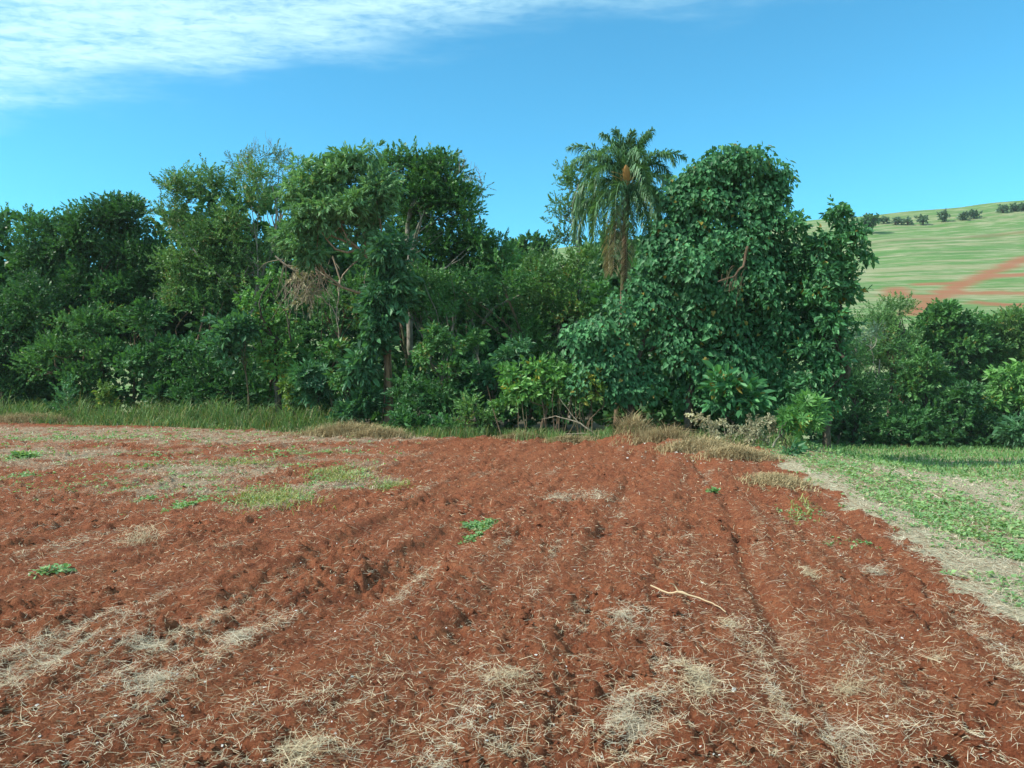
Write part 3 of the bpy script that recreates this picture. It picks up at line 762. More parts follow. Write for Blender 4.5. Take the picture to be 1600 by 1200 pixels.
tree('dark_shrub', 'shaded mass of shrubs behind the tall green grass', 'shrub', 34.5, 330,
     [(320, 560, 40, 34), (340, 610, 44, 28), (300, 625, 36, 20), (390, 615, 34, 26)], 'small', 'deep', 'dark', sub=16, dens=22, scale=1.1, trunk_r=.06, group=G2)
tree('yellow_shrub', 'small yellow-green shrub alone in front of the dark left wood', 'shrub', 34.2, 164, [(163, 610, 9, 14), (166, 626, 12, 10)], 'broad', 'yellow', 'dark', sub=9, dens=34, scale=.7, trunk_r=.03, group=G2, limbs=3)
tree('slim_shrub', 'slim grey-green shrub rising from grass near the left edge', 'shrub', 35.4, 105, [(104, 612, 12, 20), (100, 638, 16, 12)], 'small', 'blue', 'dark', sub=10, dens=30, scale=.9, trunk_r=.03, group=G2, limbs=3)
tree('leafy_shrub', 'low shrub with yellowing leaves right of the tall grass', 'shrub', 29.2, 460, [(458, 625, 14, 10), (452, 608, 10, 10)], 'vine', 'yellow', 'dark', sub=9, dens=36, scale=.8, trunk_r=.03, group=G2, limbs=3)
tree('palmate_shrub', 'deep green shrub with large lobed leaves beside the tall grass', 'shrub', 29.0, 486, [(486, 588, 18, 14), (478, 608, 20, 14), (494, 610, 16, 14)], 'palmate', 'blue', 'dark', sub=12, dens=24, scale=.95, trunk_r=.04, group=G2, limbs=4)
tree('leafy_shrub', 'broad bush left of the leaning brown trunk', 'shrub', 28.6, 545, [(535, 548, 26, 16), (555, 575, 28, 22), (540, 600, 24, 22), (572, 620, 22, 26)], 'vine', 'mid', 'dark', sub=13, dens=30, scale=.9, trunk_r=.05, group=G2)
tree('leafy_shrub', 'low blue-green bush hugging the foot of the leaning trunk', 'shrub', 28.2, 572, [(558, 640, 20, 14), (574, 628, 12, 14), (545, 650, 14, 10)], 'droop', 'blue', 'dark', sub=11, dens=36, scale=.9, trunk_r=.03, group=G2, limbs=3)
tree('vine_stump', 'mound of creeper capping a broken trunk in the middle', 'shrub', 27.0, 690, [(675, 522, 24, 16), (695, 545, 34, 24), (712, 575, 28, 26), (665, 555, 16, 20)], 'vine', 'mid', 'dark', sub=12, dens=32, scale=.7, trunk_r=.09, group=G2)
tree('dark_shrub', 'dark shrubs in the shade under the creeper-capped stump', 'shrub', 26.8, 690, [(690, 625, 40, 26), (655, 640, 30, 22), (705, 650, 30, 16), (640, 610, 24, 24)], 'small', 'deep', 'dark', sub=14, dens=26, scale=1.1, trunk_r=.05, group=G2)
tree('slender_sapling', 'slim sapling with a pale straight stem in the dark gap', 'tree', 28.2, 746, [(745, 530, 16, 10), (738, 540, 10, 8)], 'large', 'mid', 'pale', sub=9, dens=30, scale=.6, trunk_r=.05, path=[(746, 600), (745, 545)], group=G2, limbs=3)
tree('dark_shrub', 'bluish dark undergrowth bush below the pale straight stem', 'shrub', 27.6, 765, [(765, 590, 28, 22), (740, 605, 26, 22), (800, 560, 26, 26)], 'large', 'blue', 'dark', sub=13, dens=26, scale=.7, trunk_r=.04, group=G2)
tree('grey_shrub', 'greyish fine-leaved bush left of the bright creeper mound', 'shrub', 25.3, 738, [(735, 640, 20, 18), (755, 655, 24, 16), (728, 665, 16, 10)], 'small', 'olive', 'dark', sub=11, dens=34, scale=.85, trunk_r=.04, group=G2)
tree('leafy_shrub', 'shaded low plants between the leaning trunk and the grey bush', 'shrub', 25.6, 650, [(625, 660, 24, 12), (660, 668, 30, 10), (695, 670, 24, 10)], 'broad', 'deep', 'dark', sub=10, dens=34, scale=.8, trunk_r=.03, group=G2, limbs=4)

# climbing vine on the leaning trunk
root = thing('climbing_vine', 'broad-leaved climbing vine wrapped around the leaning brown trunk', 'vine', None, (P(604, 560, 28.3)[0], 28.3, float(ground_z(P(604, 560, 28.3)[0], 28.3))))
o = np.array(root.location)
cl = fill_lobes([(606, 395, 34, 28), (615, 430, 26, 26), (598, 455, 26, 28), (588, 488, 24, 22), (592, 520, 18, 16), (582, 548, 22, 22), (570, 575, 20, 20), (622, 470, 16, 22)], 28.1, 11, .8)
a = Acc(); leaves(a, cl, 'large', 32, .85, .0, .25, .4); a.build('foliage', LM['blue'], root, o)
a = Acc()
for s in (-1, 1):
    tube(a, curve_pts([o + [.12 * s, -.12, -.05]] + [P(px + 5 * s, py, 28.35) for px, py in ((606, 600), (604, 530), (600, 480), (592, 430), (582, 405))], 18, .03), np.linspace(.035, .015, 18), 5)
a.build('stem', BARK['brown'], root, o, True)

# hanging tangle of dead twigs under the drooping tree
root = thing('dead_twig_tangle', 'brown tangle of hanging dead twigs below the drooping pale tree', 'twigs', None, tuple(P(480, 440, 30)))
o = np.array(root.location)
a = Acc()
for _ in range(90):
    p0 = P(rng.normal(485, 24), rng.uniform(400, 450), 30 + rng.normal() * .5)
    p1 = p0 + [rng.normal() * .45, rng.normal() * .3, -rng.uniform(.4, 1.6)]
    tube(a, curve_pts([p0, .5 * (p0 + p1) + rng.normal(size=3) * .12, p1], 6), np.linspace(.014, .005, 6), 4)
for e in ([(430, 400), (470, 430), (510, 470), (530, 500)], [(520, 400), (530, 440), (528, 480), (530, 540)], [(560, 405), (535, 430), (527, 455)], [(450, 415), (490, 420), (520, 440)]):
    tube(a, curve_pts([P(x, y, 30) for x, y in e], 10, .03), np.linspace(.035, .02, 10), 5)
a.build('twig', BARK['dead'], root, o)
a = Acc(); leaves(a, fill_lobes([(482, 455, 26, 24), (470, 430, 24, 16)], 30, 10, .8, .6), 'droop', 14, .8, 0, .6, .1); a.build('withered_foliage', LM['dry'], root, o)

# --- the palm
def make_palm(px, py, Y):
    crown = P(px, py, Y)
    gx = crown[0] - .35
    base = np.array([gx, Y + .2, float(ground_z(gx, Y + .2))])
    root = thing('feather_palm', 'tall feather palm with drooping fronds beside the leafy vine tree', 'palm tree', None, tuple(base))
    a = Acc()
    ctrl = [base + [0, 0, -.2], base + (crown - base) * .4 + [.05, 0, 0], base + (crown - base) * .8, crown + [0, 0, .1]]
    pts = curve_pts(ctrl, 60)
    rad = np.linspace(.15, .115, 60) * (1 + .05 * (np.arange(60) % 2))
    tube(a, pts, rad * .85, 10); a.build('trunk', BARK['brown'], root, base, True)
    a = Acc()
    tube(a, curve_pts([crown + [0, 0, -.1], crown + [.02, 0, .6], crown + [.03, 0, 1.15]], 10), np.linspace(.13, .04, 10), 9)
    a.build('crownshaft', BARK['dark'], root, base, True)
    #        azimuth deg, start elevation, length, droop, dead
    specs = []
    for k in range(7): specs.append((k * 51 + 20, 80 + 3 * (k % 3), 1.75 - .12 * (k % 3), .75))
    for k in range(8): specs.append((k * 45 + 8, 66, 2.3 + .15 * (k % 3), 1.75))
    for k in range(9): specs.append((k * 40 - 10, 40 - 5 * (k % 3), 2.6 + .12 * (k % 4), 2.0))
    for k in range(9): specs.append((k * 40 + 12, 8 - 6 * (k % 3), 3.2 - .12 * (k % 3), 1.6))
    for az in (-140, -118, -98, -80, -58): specs.append((az, -16, 3.1, 1.25))
    specs += [(180, 64, 2.8, 1.1), (-162, 54, 2.7, 1.4), (12, 60, 2.8, 1.2)]
    dead = [(-125, -40, 3.1, .9), (-105, -58, 3.3, .6), (-140, -52, 2.9, .7)]
    for i, (az, el, Ln, dr, *q) in enumerate(specs + [d + (1,) for d in dead]):
        d_ = bool(q)
        n = 46
        t = np.linspace(0, 1, n)
        e = R(el) - dr * 1.25 * t ** 1.5
        e = np.maximum(e, R(-88))
        az_ = R(az + rng.normal() * 6)
        ds = Ln / (n - 1)
        hor = np.concatenate([[0], np.cumsum(np.cos(e[:-1]) * ds)]); ver = np.concatenate([[0], np.cumsum(np.sin(e[:-1]) * ds)])
        dirh = np.array([math.cos(az_), math.sin(az_), 0])
        st = crown + dirh * .1 + [0, 0, (.55 if el > 75 else .15) - (.25 if d_ else 0)]
        pts = st + .86 * hor[:, None] * dirh + ver[:, None] * np.array([0, 0, 1.0])
        fr = Acc()
        tube(fr, pts[::3], np.linspace(.022, .006, len(pts[::3])), 5, rnd=.9 if not d_ else .4)
        tang = np.gradient(pts, axis=0); tang /= np.linalg.norm(tang, axis=1)[:, None]
        side = np.cross(tang, [0, 0, 1.0]); side /= np.linalg.norm(side, axis=1)[:, None] + 1e-6
        upv = np.cross(side, tang)
        for s in (-1, 1):
            for k in range(6, n):
                for rep in range(2):
                    f = k / (n - 1)
                    LL = (.45 + .32 * math.sin(f * math.pi) ** .8) * rng.uniform(.8, 1.15) * (1 - .35 * f)
                    dd = side[k] * s * rng.uniform(.5, 1.0) + tang[k] * .75 + upv[k] * rng.normal() * .38
                    dd /= np.linalg.norm(dd)
                    p0 = pts[k]
                    p1 = p0 + dd * LL * .45
                    p2 = p1 + (dd * .45 + np.array([0, 0, -1.0]) * rng.uniform(.35, .9)) * LL * .55
                    w = np.cross(dd, [0.2, 0.3, 1.0]); w /= np.linalg.norm(w) + 1e-6; w *= .019
                    fr.add([p0 - w * .6, p0 + w * .6, p1 + w, p1 - w, p2], [np.array([[0, 1, 2, 3]]), np.array([[3, 2, 4]])], rng.random() * .9)
        o_ = fr.build('frond', LM['dry' if d_ else 'palm'], root, base)
        if d_: o_['label'] = 'withered brown frond hanging against the trunk'
    # the woody orange bract of a flower spike
    a = Acc()
    n, k = 10, 8
    for i in range(n):
        pass
    tt = np.linspace(0, 1, 10)
    cen = crown + np.array([-.16, -1.0, .0]) + np.outer(tt, [-.08, -.35, .58])
    wd = .02 + .11 * np.sin(tt * np.pi) ** .7
    aa = np.linspace(-1.2, 1.2, 7)
    V = cen[:, None, :] + wd[:, None, None] * np.stack([np.sin(aa), -np.cos(aa) * .6, np.zeros(7)], -1)[None]
    ii = np.arange(9)[:, None] * 7 + np.arange(6)[None]
    f = np.stack([ii, ii + 1, ii + 8, ii + 7], -1).reshape(-1, 4)
    a.add(V.reshape(-1, 3), [f], .6); a.add(V.reshape(-1, 3) + [0, .015, 0], [f[:, ::-1]], .3)
    o_ = a.build('spathe', plain_mat('woody_bract', (.30, .15, .05), (.52, .30, .10), .7), root, base, True); o_['label'] = 'orange woody bract of the flower spike'
    a = Acc()
    for _ in range(26):
        p0 = crown + [-.14, -.95, .05]; p1 = p0 + [rng.normal() * .18 - .1, rng.normal() * .12 - .15, rng.uniform(.1, .55)]
        tube(a, curve_pts([p0, .5 * (p0 + p1) + rng.normal(size=3) * .04, p1], 5), [.008] * 5, 4, rnd=.6)
    a.build('flower_spike', plain_mat('flower_spike', (.32, .20, .06), (.58, .42, .14), .8), root, base)
make_palm(980, 302, 26.0)

# --- the big leafy vine tree, its largest leaves each a part
VINE_LOBES = [(1110, 268, 50, 26), (1068, 295, 40, 32), (1145, 256, 44, 24), (1215, 270, 30, 28), (1165, 268, 66, 32), (1110, 290, 58, 34), (1205, 300, 38, 46), (1060, 318, 40, 34), (1160, 340, 62, 42), (1100, 370, 60, 40), (1045, 370, 30, 34), (1200, 390, 36, 40),
              (1020, 440, 40, 36), (985, 490, 46, 38), (1050, 480, 60, 44), (935, 520, 50, 30), (900, 540, 34, 32), (960, 560, 58, 40), (1040, 555, 62, 42), (1120, 500, 60, 46), (1190, 480, 50, 46), (1120, 570, 58, 34),
              (1190, 555, 48, 40), (930, 590, 44, 26), (1225, 520, 34, 50), (1000, 605, 44, 18), (1180, 610, 34, 20), (1225, 600, 30, 30), (1100, 430, 60, 40, 1.2), (1060, 420, 44, 36, .8), (1150, 440, 44, 40, 1.4), (1220, 430, 34, 40, .6), (1245, 480, 30, 44, .6), (1160, 520, 70, 50, 1.2), (1060, 520, 60, 50, 1.2), (1090, 330, 60, 40, .8), (1085, 405, 58, 48, -.5), (1160, 400, 56, 50, -.4), (1210, 350, 36, 44, -.2), (1110, 460, 60, 40, -.5), (1190, 440, 44, 44, -.4), (1030, 400, 34, 40, -.2), (1235, 400, 22, 40), (1150, 632, 40, 20), (960, 615, 30, 24), (1225, 640, 26, 22), (1095, 612, 50, 20, .6), (1145, 305, 46, 30, .3), (1185, 315, 36, 34, .2), (1120, 320, 40, 30, -.2)]
VY = 24.6
vb = np.array([P(1030, 690, VY)[0], VY, 0]); vb[2] = float(ground_z(vb[0], vb[1]))
root = thing('vine_clad_tree', 'big tree smothered in broad drooping vine leaves, right of the palm', 'tree', None, tuple(vb))
vcl = fill_lobes(VINE_LOBES, VY, 17, .75, 1.15)
a = Acc()
for e, r0 in (([(985, 700), (985, 640), (990, 590), (1010, 520)], .13), ([(1073, 700), (1076, 640), (1085, 580), (1110, 480), (1140, 350)], .13), ([(1086, 480), (1150, 470), (1165, 420), (1190, 340)], .08), ([(1010, 520), (1050, 440), (1080, 350)], .08), ([(1110, 470), (1060, 400)], .06)):
    tube(a, curve_pts([P(x, y, VY + .3) for x, y in e], 16, .02), np.linspace(r0, r0 * .5, 16), 9, .08)
for k in rng.permutation(len(vcl))[:12]:
    limb(a, P(rng.uniform(1000, 1180), rng.uniform(380, 560), VY + .3), vcl[k][0], .035, .012)
a.build('trunk', BARK['dark'], root, vb, True)
# leaf placement: sprays that hang outwards from every clump
Lp, Ld, Ls = [], [], []
for c, r in vcl:
    n = int(rng.uniform(74, 96) * (r / .34) ** 2)
    d = unit(n); d = d[(d[:, 1] < .3)]
    n = len(d)
    p = c + d * (r * rng.uniform(.55, 1.2, n))[:, None]
    Lp.append(p); Ld.append(d * [.55, .55, .2] + rng.normal(size=(n, 3)) * .3 + [0, 0, -.62]); Ls.append(rng.choice([.8, 1, 1, 1.25], n) * rng.uniform(.095, .17, n))
Lp, Ld, Ls = map(np.concatenate, (Lp, Ld, Ls))
out_n = np.stack([(Lp[:, 0] - vb[0]) * .12, np.full(len(Lp), -.75), np.full(len(Lp), .62)], -1) + rng.normal(size=(len(Lp), 3)) * .34
LM_ = frames(Ld, out_n)
score = -(Lp[:, 1]) + Ls * 2.5
big = np.argsort(-score)[:300]
rest = np.setdiff1d(np.arange(len(Lp)), big)
hv_, hf_ = leaf_heart()
tplh = (hv_, hf_, np.zeros(len(hv_), int))
a = Acc(); instance(a, tplh, Lp[rest], LM_[rest], Ls[rest], rng.random(len(rest)))
o_ = a.build('foliage', LM['vine'], root, vb); o_['kind'] = 'stuff'
leaf_meshes = [raw_mesh('leaf', hv_ * [1, 1, k], hf_, {'rnd': np.full(len(hv_), r_)}) for k, r_ in ((.6, .25), (1., .45), (1.4, .6), (1., .75), (.8, .9), (1.2, .35))]
for me in leaf_meshes: me.materials.append(LM['vine'])
from mathutils import Matrix
for q, k in enumerate(big):
    o_ = bpy.data.objects.new('leaf', leaf_meshes[q % 6]); col.objects.link(o_); o_.parent = root
    m4 = Matrix(LM_[k].tolist()).to_4x4(); m4 = Matrix.Translation((Lp[k] - vb).tolist()) @ m4 @ Matrix.Scale(float(Ls[k]), 4)
    o_.matrix_local = m4
# brown dead creeper hanging in its hollow
a = Acc()
for _ in range(14):
    p0 = P(rng.normal(1150, 10), rng.uniform(415, 445), VY - 1.5); p1 = p0 + [rng.normal() * .3 - .15, rng.normal() * .1, -rng.uniform(.2, .8)]
    tube(a, curve_pts([p0, .5 * (p0 + p1) + rng.normal(size=3) * .08, p1], 5), [.012, .01, .008, .007, .005], 4)
tube(a, curve_pts([P(x, y, VY - 1.5) for x, y in ((1168, 385), (1160, 415), (1145, 432), (1122, 440))], 10, .02), np.linspace(.04, .02, 10), 6)
a.build('dead_creeper', BARK['brown'], root, vb)

# the tower of creeper at its right
root, cl, o = tree('creeper_tower', 'narrow tower of dark creeper at the right end of the wood', 'tree', 24.0, 1290,
     [(1310, 345, 26, 24), (1300, 395, 44, 34), (1340, 395, 24, 24), (1285, 440, 42, 36), (1318, 450, 28, 30), (1280, 500, 40, 36), (1310, 510, 22, 26), (1265, 560, 36, 36), (1255, 610, 28, 30), (1270, 385, 26, 24), (1245, 360, 14, 22), (1300, 430, 50, 40, .8), (1290, 480, 44, 40, .8), (1275, 540, 44, 44, .6), (1262, 640, 26, 22), (1318, 372, 30, 26), (1250, 430, 26, 40, .5), (1255, 400, 22, 30), (1292, 590, 26, 36), (1300, 550, 26, 30), (1280, 630, 24, 26)],
     'vine', 'vine', 'dark', sub=14, dens=30, scale=.85, trunk_r=.12, group=None, up=-.1, down=.2, shell=.4)
tree('broadleaf_shrub', 'broad-leaved shrub hanging over the dry weeds at the vine tree foot', 'shrub', 22.6, 1135, [(1150, 612, 26, 14), (1135, 632, 22, 12), (1165, 635, 20, 12), (1128, 605, 14, 10)], 'large', 'vine', 'dark', sub=11, dens=40, scale=.9, trunk_r=.04, group=G2, limbs=4)
tree('palmate_shrub', 'lobed-leaf shrub on a leaning stem where the crop field begins', 'shrub', 20.6, 1196, [(1250, 650, 24, 16), (1262, 635, 16, 14), (1240, 668, 14, 10), (1268, 660, 10, 12)], 'palmate', 'bright', 'pale', sub=10, dens=34, scale=.72, trunk_r=.035, path=[(1212, 690), (1236, 662)], group=G2, limbs=3)

# bright creeper mound in the middle with its thin stems
root, cl, o = tree('creeper_mound', 'bright green creeper mound on thin stems with yellowing leaves', 'shrub', 24.8, 838,
     [(800, 588, 26, 16), (842, 578, 36, 14), (880, 590, 30, 18), (815, 618, 24, 18), (850, 610, 26, 22), (905, 612, 28, 18), (925, 600, 14, 16), (790, 640, 18, 16), (845, 645, 14, 22)], 'vine', 'bright', 'brown', sub=11, dens=34, scale=.85, trunk_r=.05, group=None, limbs=5)
a = Acc()
for k in range(22):
    x = rng.uniform(775, 925); p0 = P(x, 0, 24.4); p0[2] = float(ground_z(p0[0], 24.4)) - .05
    p1 = P(x + rng.normal() * 14, rng.uniform(585, 635), 24.6)
    tube(a, curve_pts([p0, .5 * (p0 + p1) + rng.normal(size=3) * .1, p1], 7), np.linspace(.02, .009, 7), 5)
a.build('stem', BARK['brown'], root, o, True)
tree('yellow_creeper', 'yellow-green creeper sprays between creeper mound and the vine tree', 'vine', 24.3, 922, [(925, 605, 10, 14), (930, 590, 9, 8), (935, 618, 8, 8)], 'large', 'yellow', 'brown', sub=7, dens=40, scale=.55, trunk_r=.02, group=G2, limbs=2)

# fallen bare branch
root = thing('fallen_branch', 'bare pale fallen branch lying at the foot of the creeper mound', 'branch', None, tuple(P(935, 682, 23.8)))
o = np.array(root.location); a = Acc()
for e, r0 in (([(938, 684), (915, 667), (890, 656), (868, 650)], .028), ([(930, 678), (905, 677), (880, 679)], .018), ([(905, 662), (888, 640), (874, 622)], .014), ([(868, 650), (856, 653), (846, 655)], .012)):
    tube(a, curve_pts([P(x, y, 23.7) for x, y in e], 10, .01), np.linspace(r0, r0 * .5, 10), 6)
a.build('bough', BARK['dead'], root, o, True)

# withered weeds below the vine tree
spots = [(1095, 664, 22.0), (1112, 672, 21.8), (1135, 690, 21.4), (1172, 668, 21.3), (1200, 662, 21.0), (1160, 690, 21.2), (1185, 692, 20.8)]
wl_ = ['leftmost', 'second from left', 'third from left', 'fourth from left', 'rightmost', 'fifth from left', 'sixth from left']
for (px, py, Y), w in zip(spots, wl_):
    b0 = P(px + rng.normal() * 5, 700, Y); b0[2] = float(ground_z(b0[0], Y))
    root = thing('withered_weed', f'pale withered weed stalk below the vine tree, {w} of its row', 'weed', 'withered weeds below the vine tree', tuple(b0))
    top = P(px, py - 8, Y); a = Acc(); fl = Acc()
    st = curve_pts([b0 - [0, 0, .05], .5 * (b0 + top) + rng.normal(size=3) * .06, top], 8)
    tube(a, st, np.linspace(.012, .006, 8), 5)
    cl = []
    for _ in range(7):
        p = st[rng.integers(3, 8)]; q = p + rng.normal(size=3) * [.16, .14, .12] + [0, 0, .08]
        tube(a, [p, .5 * (p + q), q], [.006, .005, .004], 4); cl.append((q, .08))
    a.build('stalk', BARK['dead'], root, b0); leaves(fl, cl, 'broad', 330, .32, 0, .3, .2); fl.build('foliage', LM['dry'], root, b0)
# silvery low plant by the crop edge
tree('silvery_plant', 'low silvery leafed plant at the corner of the crop field', 'plant', 18.9, 1222, [(1222, 716, 20, 7), (1238, 712, 12, 6)], 'large', 'blue', 'dark', sub=7, dens=46, scale=.55, trunk_r=.015, group=None, limbs=2)

# --- trees down the slope on the right
G3 = 'trees down the slope on the right'
tree('leafy_tree', 'dark tree with a yellow-green flat top behind the creeper tower', 'tree', 50, 1385,
     [(1390, 482, 32, 16), (1375, 510, 34, 22), (1400, 530, 34, 30), (1360, 560, 36, 30)], 'feather', 'olive', 'dark', sub=13, dens=16, scale=1.3, group=G3)
tree('feathery_tree', 'shaded feathery tree in the dark hollow beside the creeper tower', 'tree', 46, 1330,
     [(1330, 600, 42, 26), (1320, 560, 36, 26), (1360, 620, 36, 26), (1310, 650, 34, 26), (1350, 655, 36, 20)], 'feather', 'deep', 'dark', sub=14, dens=16, scale=1.3, group=G3)
tree('pale_limbed_tree', 'pale-limbed tree with flat grey-green tiers behind the creeper tower', 'tree', 47, 1335,
     [(1340, 530, 30, 10), (1315, 552, 26, 9), (1360, 522, 20, 8)], 'feather', 'far', 'pale', sub=9, dens=16, scale=1.1, trunk_r=.1, group=G3, shell=.2)
tree('leafy_tree', 'tall rounded tree in the middle of the right-hand slope trees', 'tree', 52, 1470,
     [(1485, 500, 46, 26), (1450, 515, 38, 26), (1520, 520, 40, 30), (1490, 545, 48, 30), (1440, 550, 30, 24), (1535, 570, 40, 36), (1500, 600, 46, 34)], 'broad', 'mid', 'dark', sub=14, dens=13, scale=1.35, trunk_r=.18, group=G3)
tree('round_tree', 'round pale-green tree standing in front of the right-hand slope trees', 'tree', 46.5, 1442,
     [(1440, 575, 36, 22), (1425, 595, 30, 20), (1458, 598, 28, 20), (1440, 615, 34, 16)], 'broad', 'mid', 'dark', sub=12, dens=19, scale=1.15, trunk_r=.12, group=G3)
tree('leafy_tree', 'light-topped tree at the right edge of the photo', 'tree', 52, 1590,
     [(1590, 500, 40, 18), (1570, 525, 36, 24), (1620, 510, 40, 26), (1600, 550, 46, 30), (1560, 560, 30, 24)], 'small', 'olive', 'pale', sub=13, dens=17, scale=1.35, trunk_r=.16, group=G3)
tree('leafy_tree', 'bright green bough-tree at the right edge, below the light-topped one', 'tree', 46, 1600,
     [(1590, 588, 30, 16), (1615, 600, 34, 24), (1575, 610, 26, 16), (1600, 630, 40, 24), (1555, 640, 34, 20)], 'large', 'bright', 'dark', sub=13, dens=15, scale=1.0, group=G3)
tree('dark_shrub', 'shaded shrubs under the right-hand trees, along the crop', 'shrub', 45.2, 1480,
     [(1480, 655, 46, 20), (1430, 660, 40, 20), (1530, 665, 44, 20), (1390, 670, 34, 16), (1500, 625, 40, 22)], 'broad', 'deep', 'dark', sub=13, dens=15, scale=1.3, trunk_r=.06, group=G3)
tree('leafy_shrub', 'bluish shrub at the right edge, touching the crop field', 'shrub', 42, 1590, [(1585, 678, 26, 14), (1608, 665, 24, 18)], 'large', 'blue', 'dark', sub=11, dens=20, scale=1.0, trunk_r=.05, group=G3, limbs=4)
tree('round_tree', 'half-hidden tree behind the feathery hollow, right of the creeper tower', 'tree', 56, 1420,
     [(1420, 560, 40, 40), (1400, 620, 44, 40), (1460, 640, 40, 34)], 'broad', 'deep', 'dark', sub=15, dens=11, scale=1.5, group=G3)

# --- far trees along the hill crest
def ridge_tree(px, py_base, w, h, label, mat='far', n=1):
    X, Yh = hill_hit(px, py_base)
    s = Yh / F
    b0 = np.array([X, Yh, float(hill_z(X, Yh))])
    root = thing('crest_tree', label, 'tree', 'trees along the hill crest', tuple(b0))
    a = Acc(); tube(a, curve_pts([b0 - [0, 0, .5], b0 + [rng.normal() * .3, 0, h * s * .35], b0 + [0, 0, h * s * .7]], 6), np.linspace(.35, .15, 6), 6)
    cl = []
    for _ in range(14):
        u = unit(1)[0] * rng.random() ** .4
        cl.append((b0 + [u[0] * w * s * .42, u[1] * w * s * .35, h * s * (.62 + .30 * u[2])], min(w, h * 1.3) * s * .17))
    for c, r in cl[:6]: limb(a, b0 + [0, 0, h * s * .4], c, .12, .05, .08, 4)
    a.build('trunk', BARK['dark'], root, b0, True)
    f = Acc(); leaves(f, cl, 'far', 4.5, 1.2, .3, 0, .2); f.build('crown', LM[mat], root, b0)
ridge_tree(1361, 366, 26, 32, 'rounded dark tree on the hill, nearest the creeper tower', 'deep')
for px, py, w, h, lab in ((1382, 350, 16, 10, 'small crest bush just right of the rounded dark hill tree'), (1400, 352, 26, 12, 'low bushy tree on the crest, left of the reddish bushes'),
                          (1418, 352, 24, 11, 'low bushy tree on the crest touching the reddish bushes'), (1441, 352, 22, 13, 'greyish bush at the right end of the crest bushes'),
                          (1475, 347, 18, 14, 'lone small tree standing on the bare crest'), (1505, 345, 24, 11, 'left half of the long low thicket on the crest'), (1522, 342, 26, 12, 'right half of the long low thicket on the crest'),
                          (1567, 333, 22, 10, 'left tree of the crest group at the right edge'), (1585, 331, 20, 11, 'middle tree of the crest group at the right edge'), (1600, 329, 18, 10, 'last crest tree cut by the right edge')):
    ridge_tree(px, py, w * .75, h * rng.uniform(.65, .95), lab)

# --- the depth of the wood: a mass of foliage nobody could count
a = Acc(); cl = []
for X, Y, top in [(x, y, t) for y, sh in ((44, 0), (50, 3), (57, 6)) for x, t in zip(np.arange(-40 - sh, 14, 2.3), np.interp(np.arange(-40 - sh, 14, 2.3), [-40, -30, -24, -18, -12, -6, -2.5, 0, 3, 5, 14], [10, 10.5, 11, 11.5, 12.5, 11, 9, 8.2, 9, 11, 10]))]:
    Xj, Yj = X + rng.normal() * .6, Y + rng.normal() * 1.5
    z0 = float(H(Xj, Yj))
    for _ in range(26 if Y < 47 else 12):
        zz = z0 + (rng.random() ** .75 if Y < 47 else rng.uniform(.5, 1)) * (top * rng.uniform(.75, 1.0))
        cl.append((np.array([Xj + rng.normal() * .9, Yj + rng.normal() * .9, zz]), rng.uniform(.7, 1.2)))
leaves(a, cl, 'far', 2.9, .78, .3, 0, .3)
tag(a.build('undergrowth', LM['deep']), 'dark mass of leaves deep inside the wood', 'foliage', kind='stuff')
a = Acc(); cl = []
for _ in range(420):
    X = rng.uniform(-34, 9); ey = float(edge_y(X))
    Y = ey + rng.uniform(3.0, 8.0)
    cl.append((np.array([X, Y, float(H(X, Y)) + rng.random() ** 1.5 * 2.6 + .2]), rng.uniform(.4, .75)))
for _ in range(140):
    X = rng.uniform(12, 42); Y = rng.uniform(47, 60)
    cl.append((np.array([X, Y, float(H(X, Y)) + rng.random() ** 1.4 * 4.5]), rng.uniform(.6, 1.1)))
for _ in range(70):
    X = rng.uniform(10.5, 40); Y = float(edge_y(X)) + rng.uniform(.6, 4)
    cl.append((np.array([X, Y, float(H(X, Y)) + rng.random() * 1.3]), rng.uniform(.5, .85)))
for _ in range(90):
    X = rng.uniform(3.5, 10); Y = rng.uniform(27, 31)
    cl.append((np.array([X, Y, float(H(X, Y)) + rng.random() * 5.6]), rng.uniform(.5, .9)))
leaves(a, cl, 'far', 6.2, .48, .3, 0, .2)
tag(a.build('ground_foliage', LM['deep']), 'dark leafy plants covering the floor of the wood', 'foliage', kind='stuff')
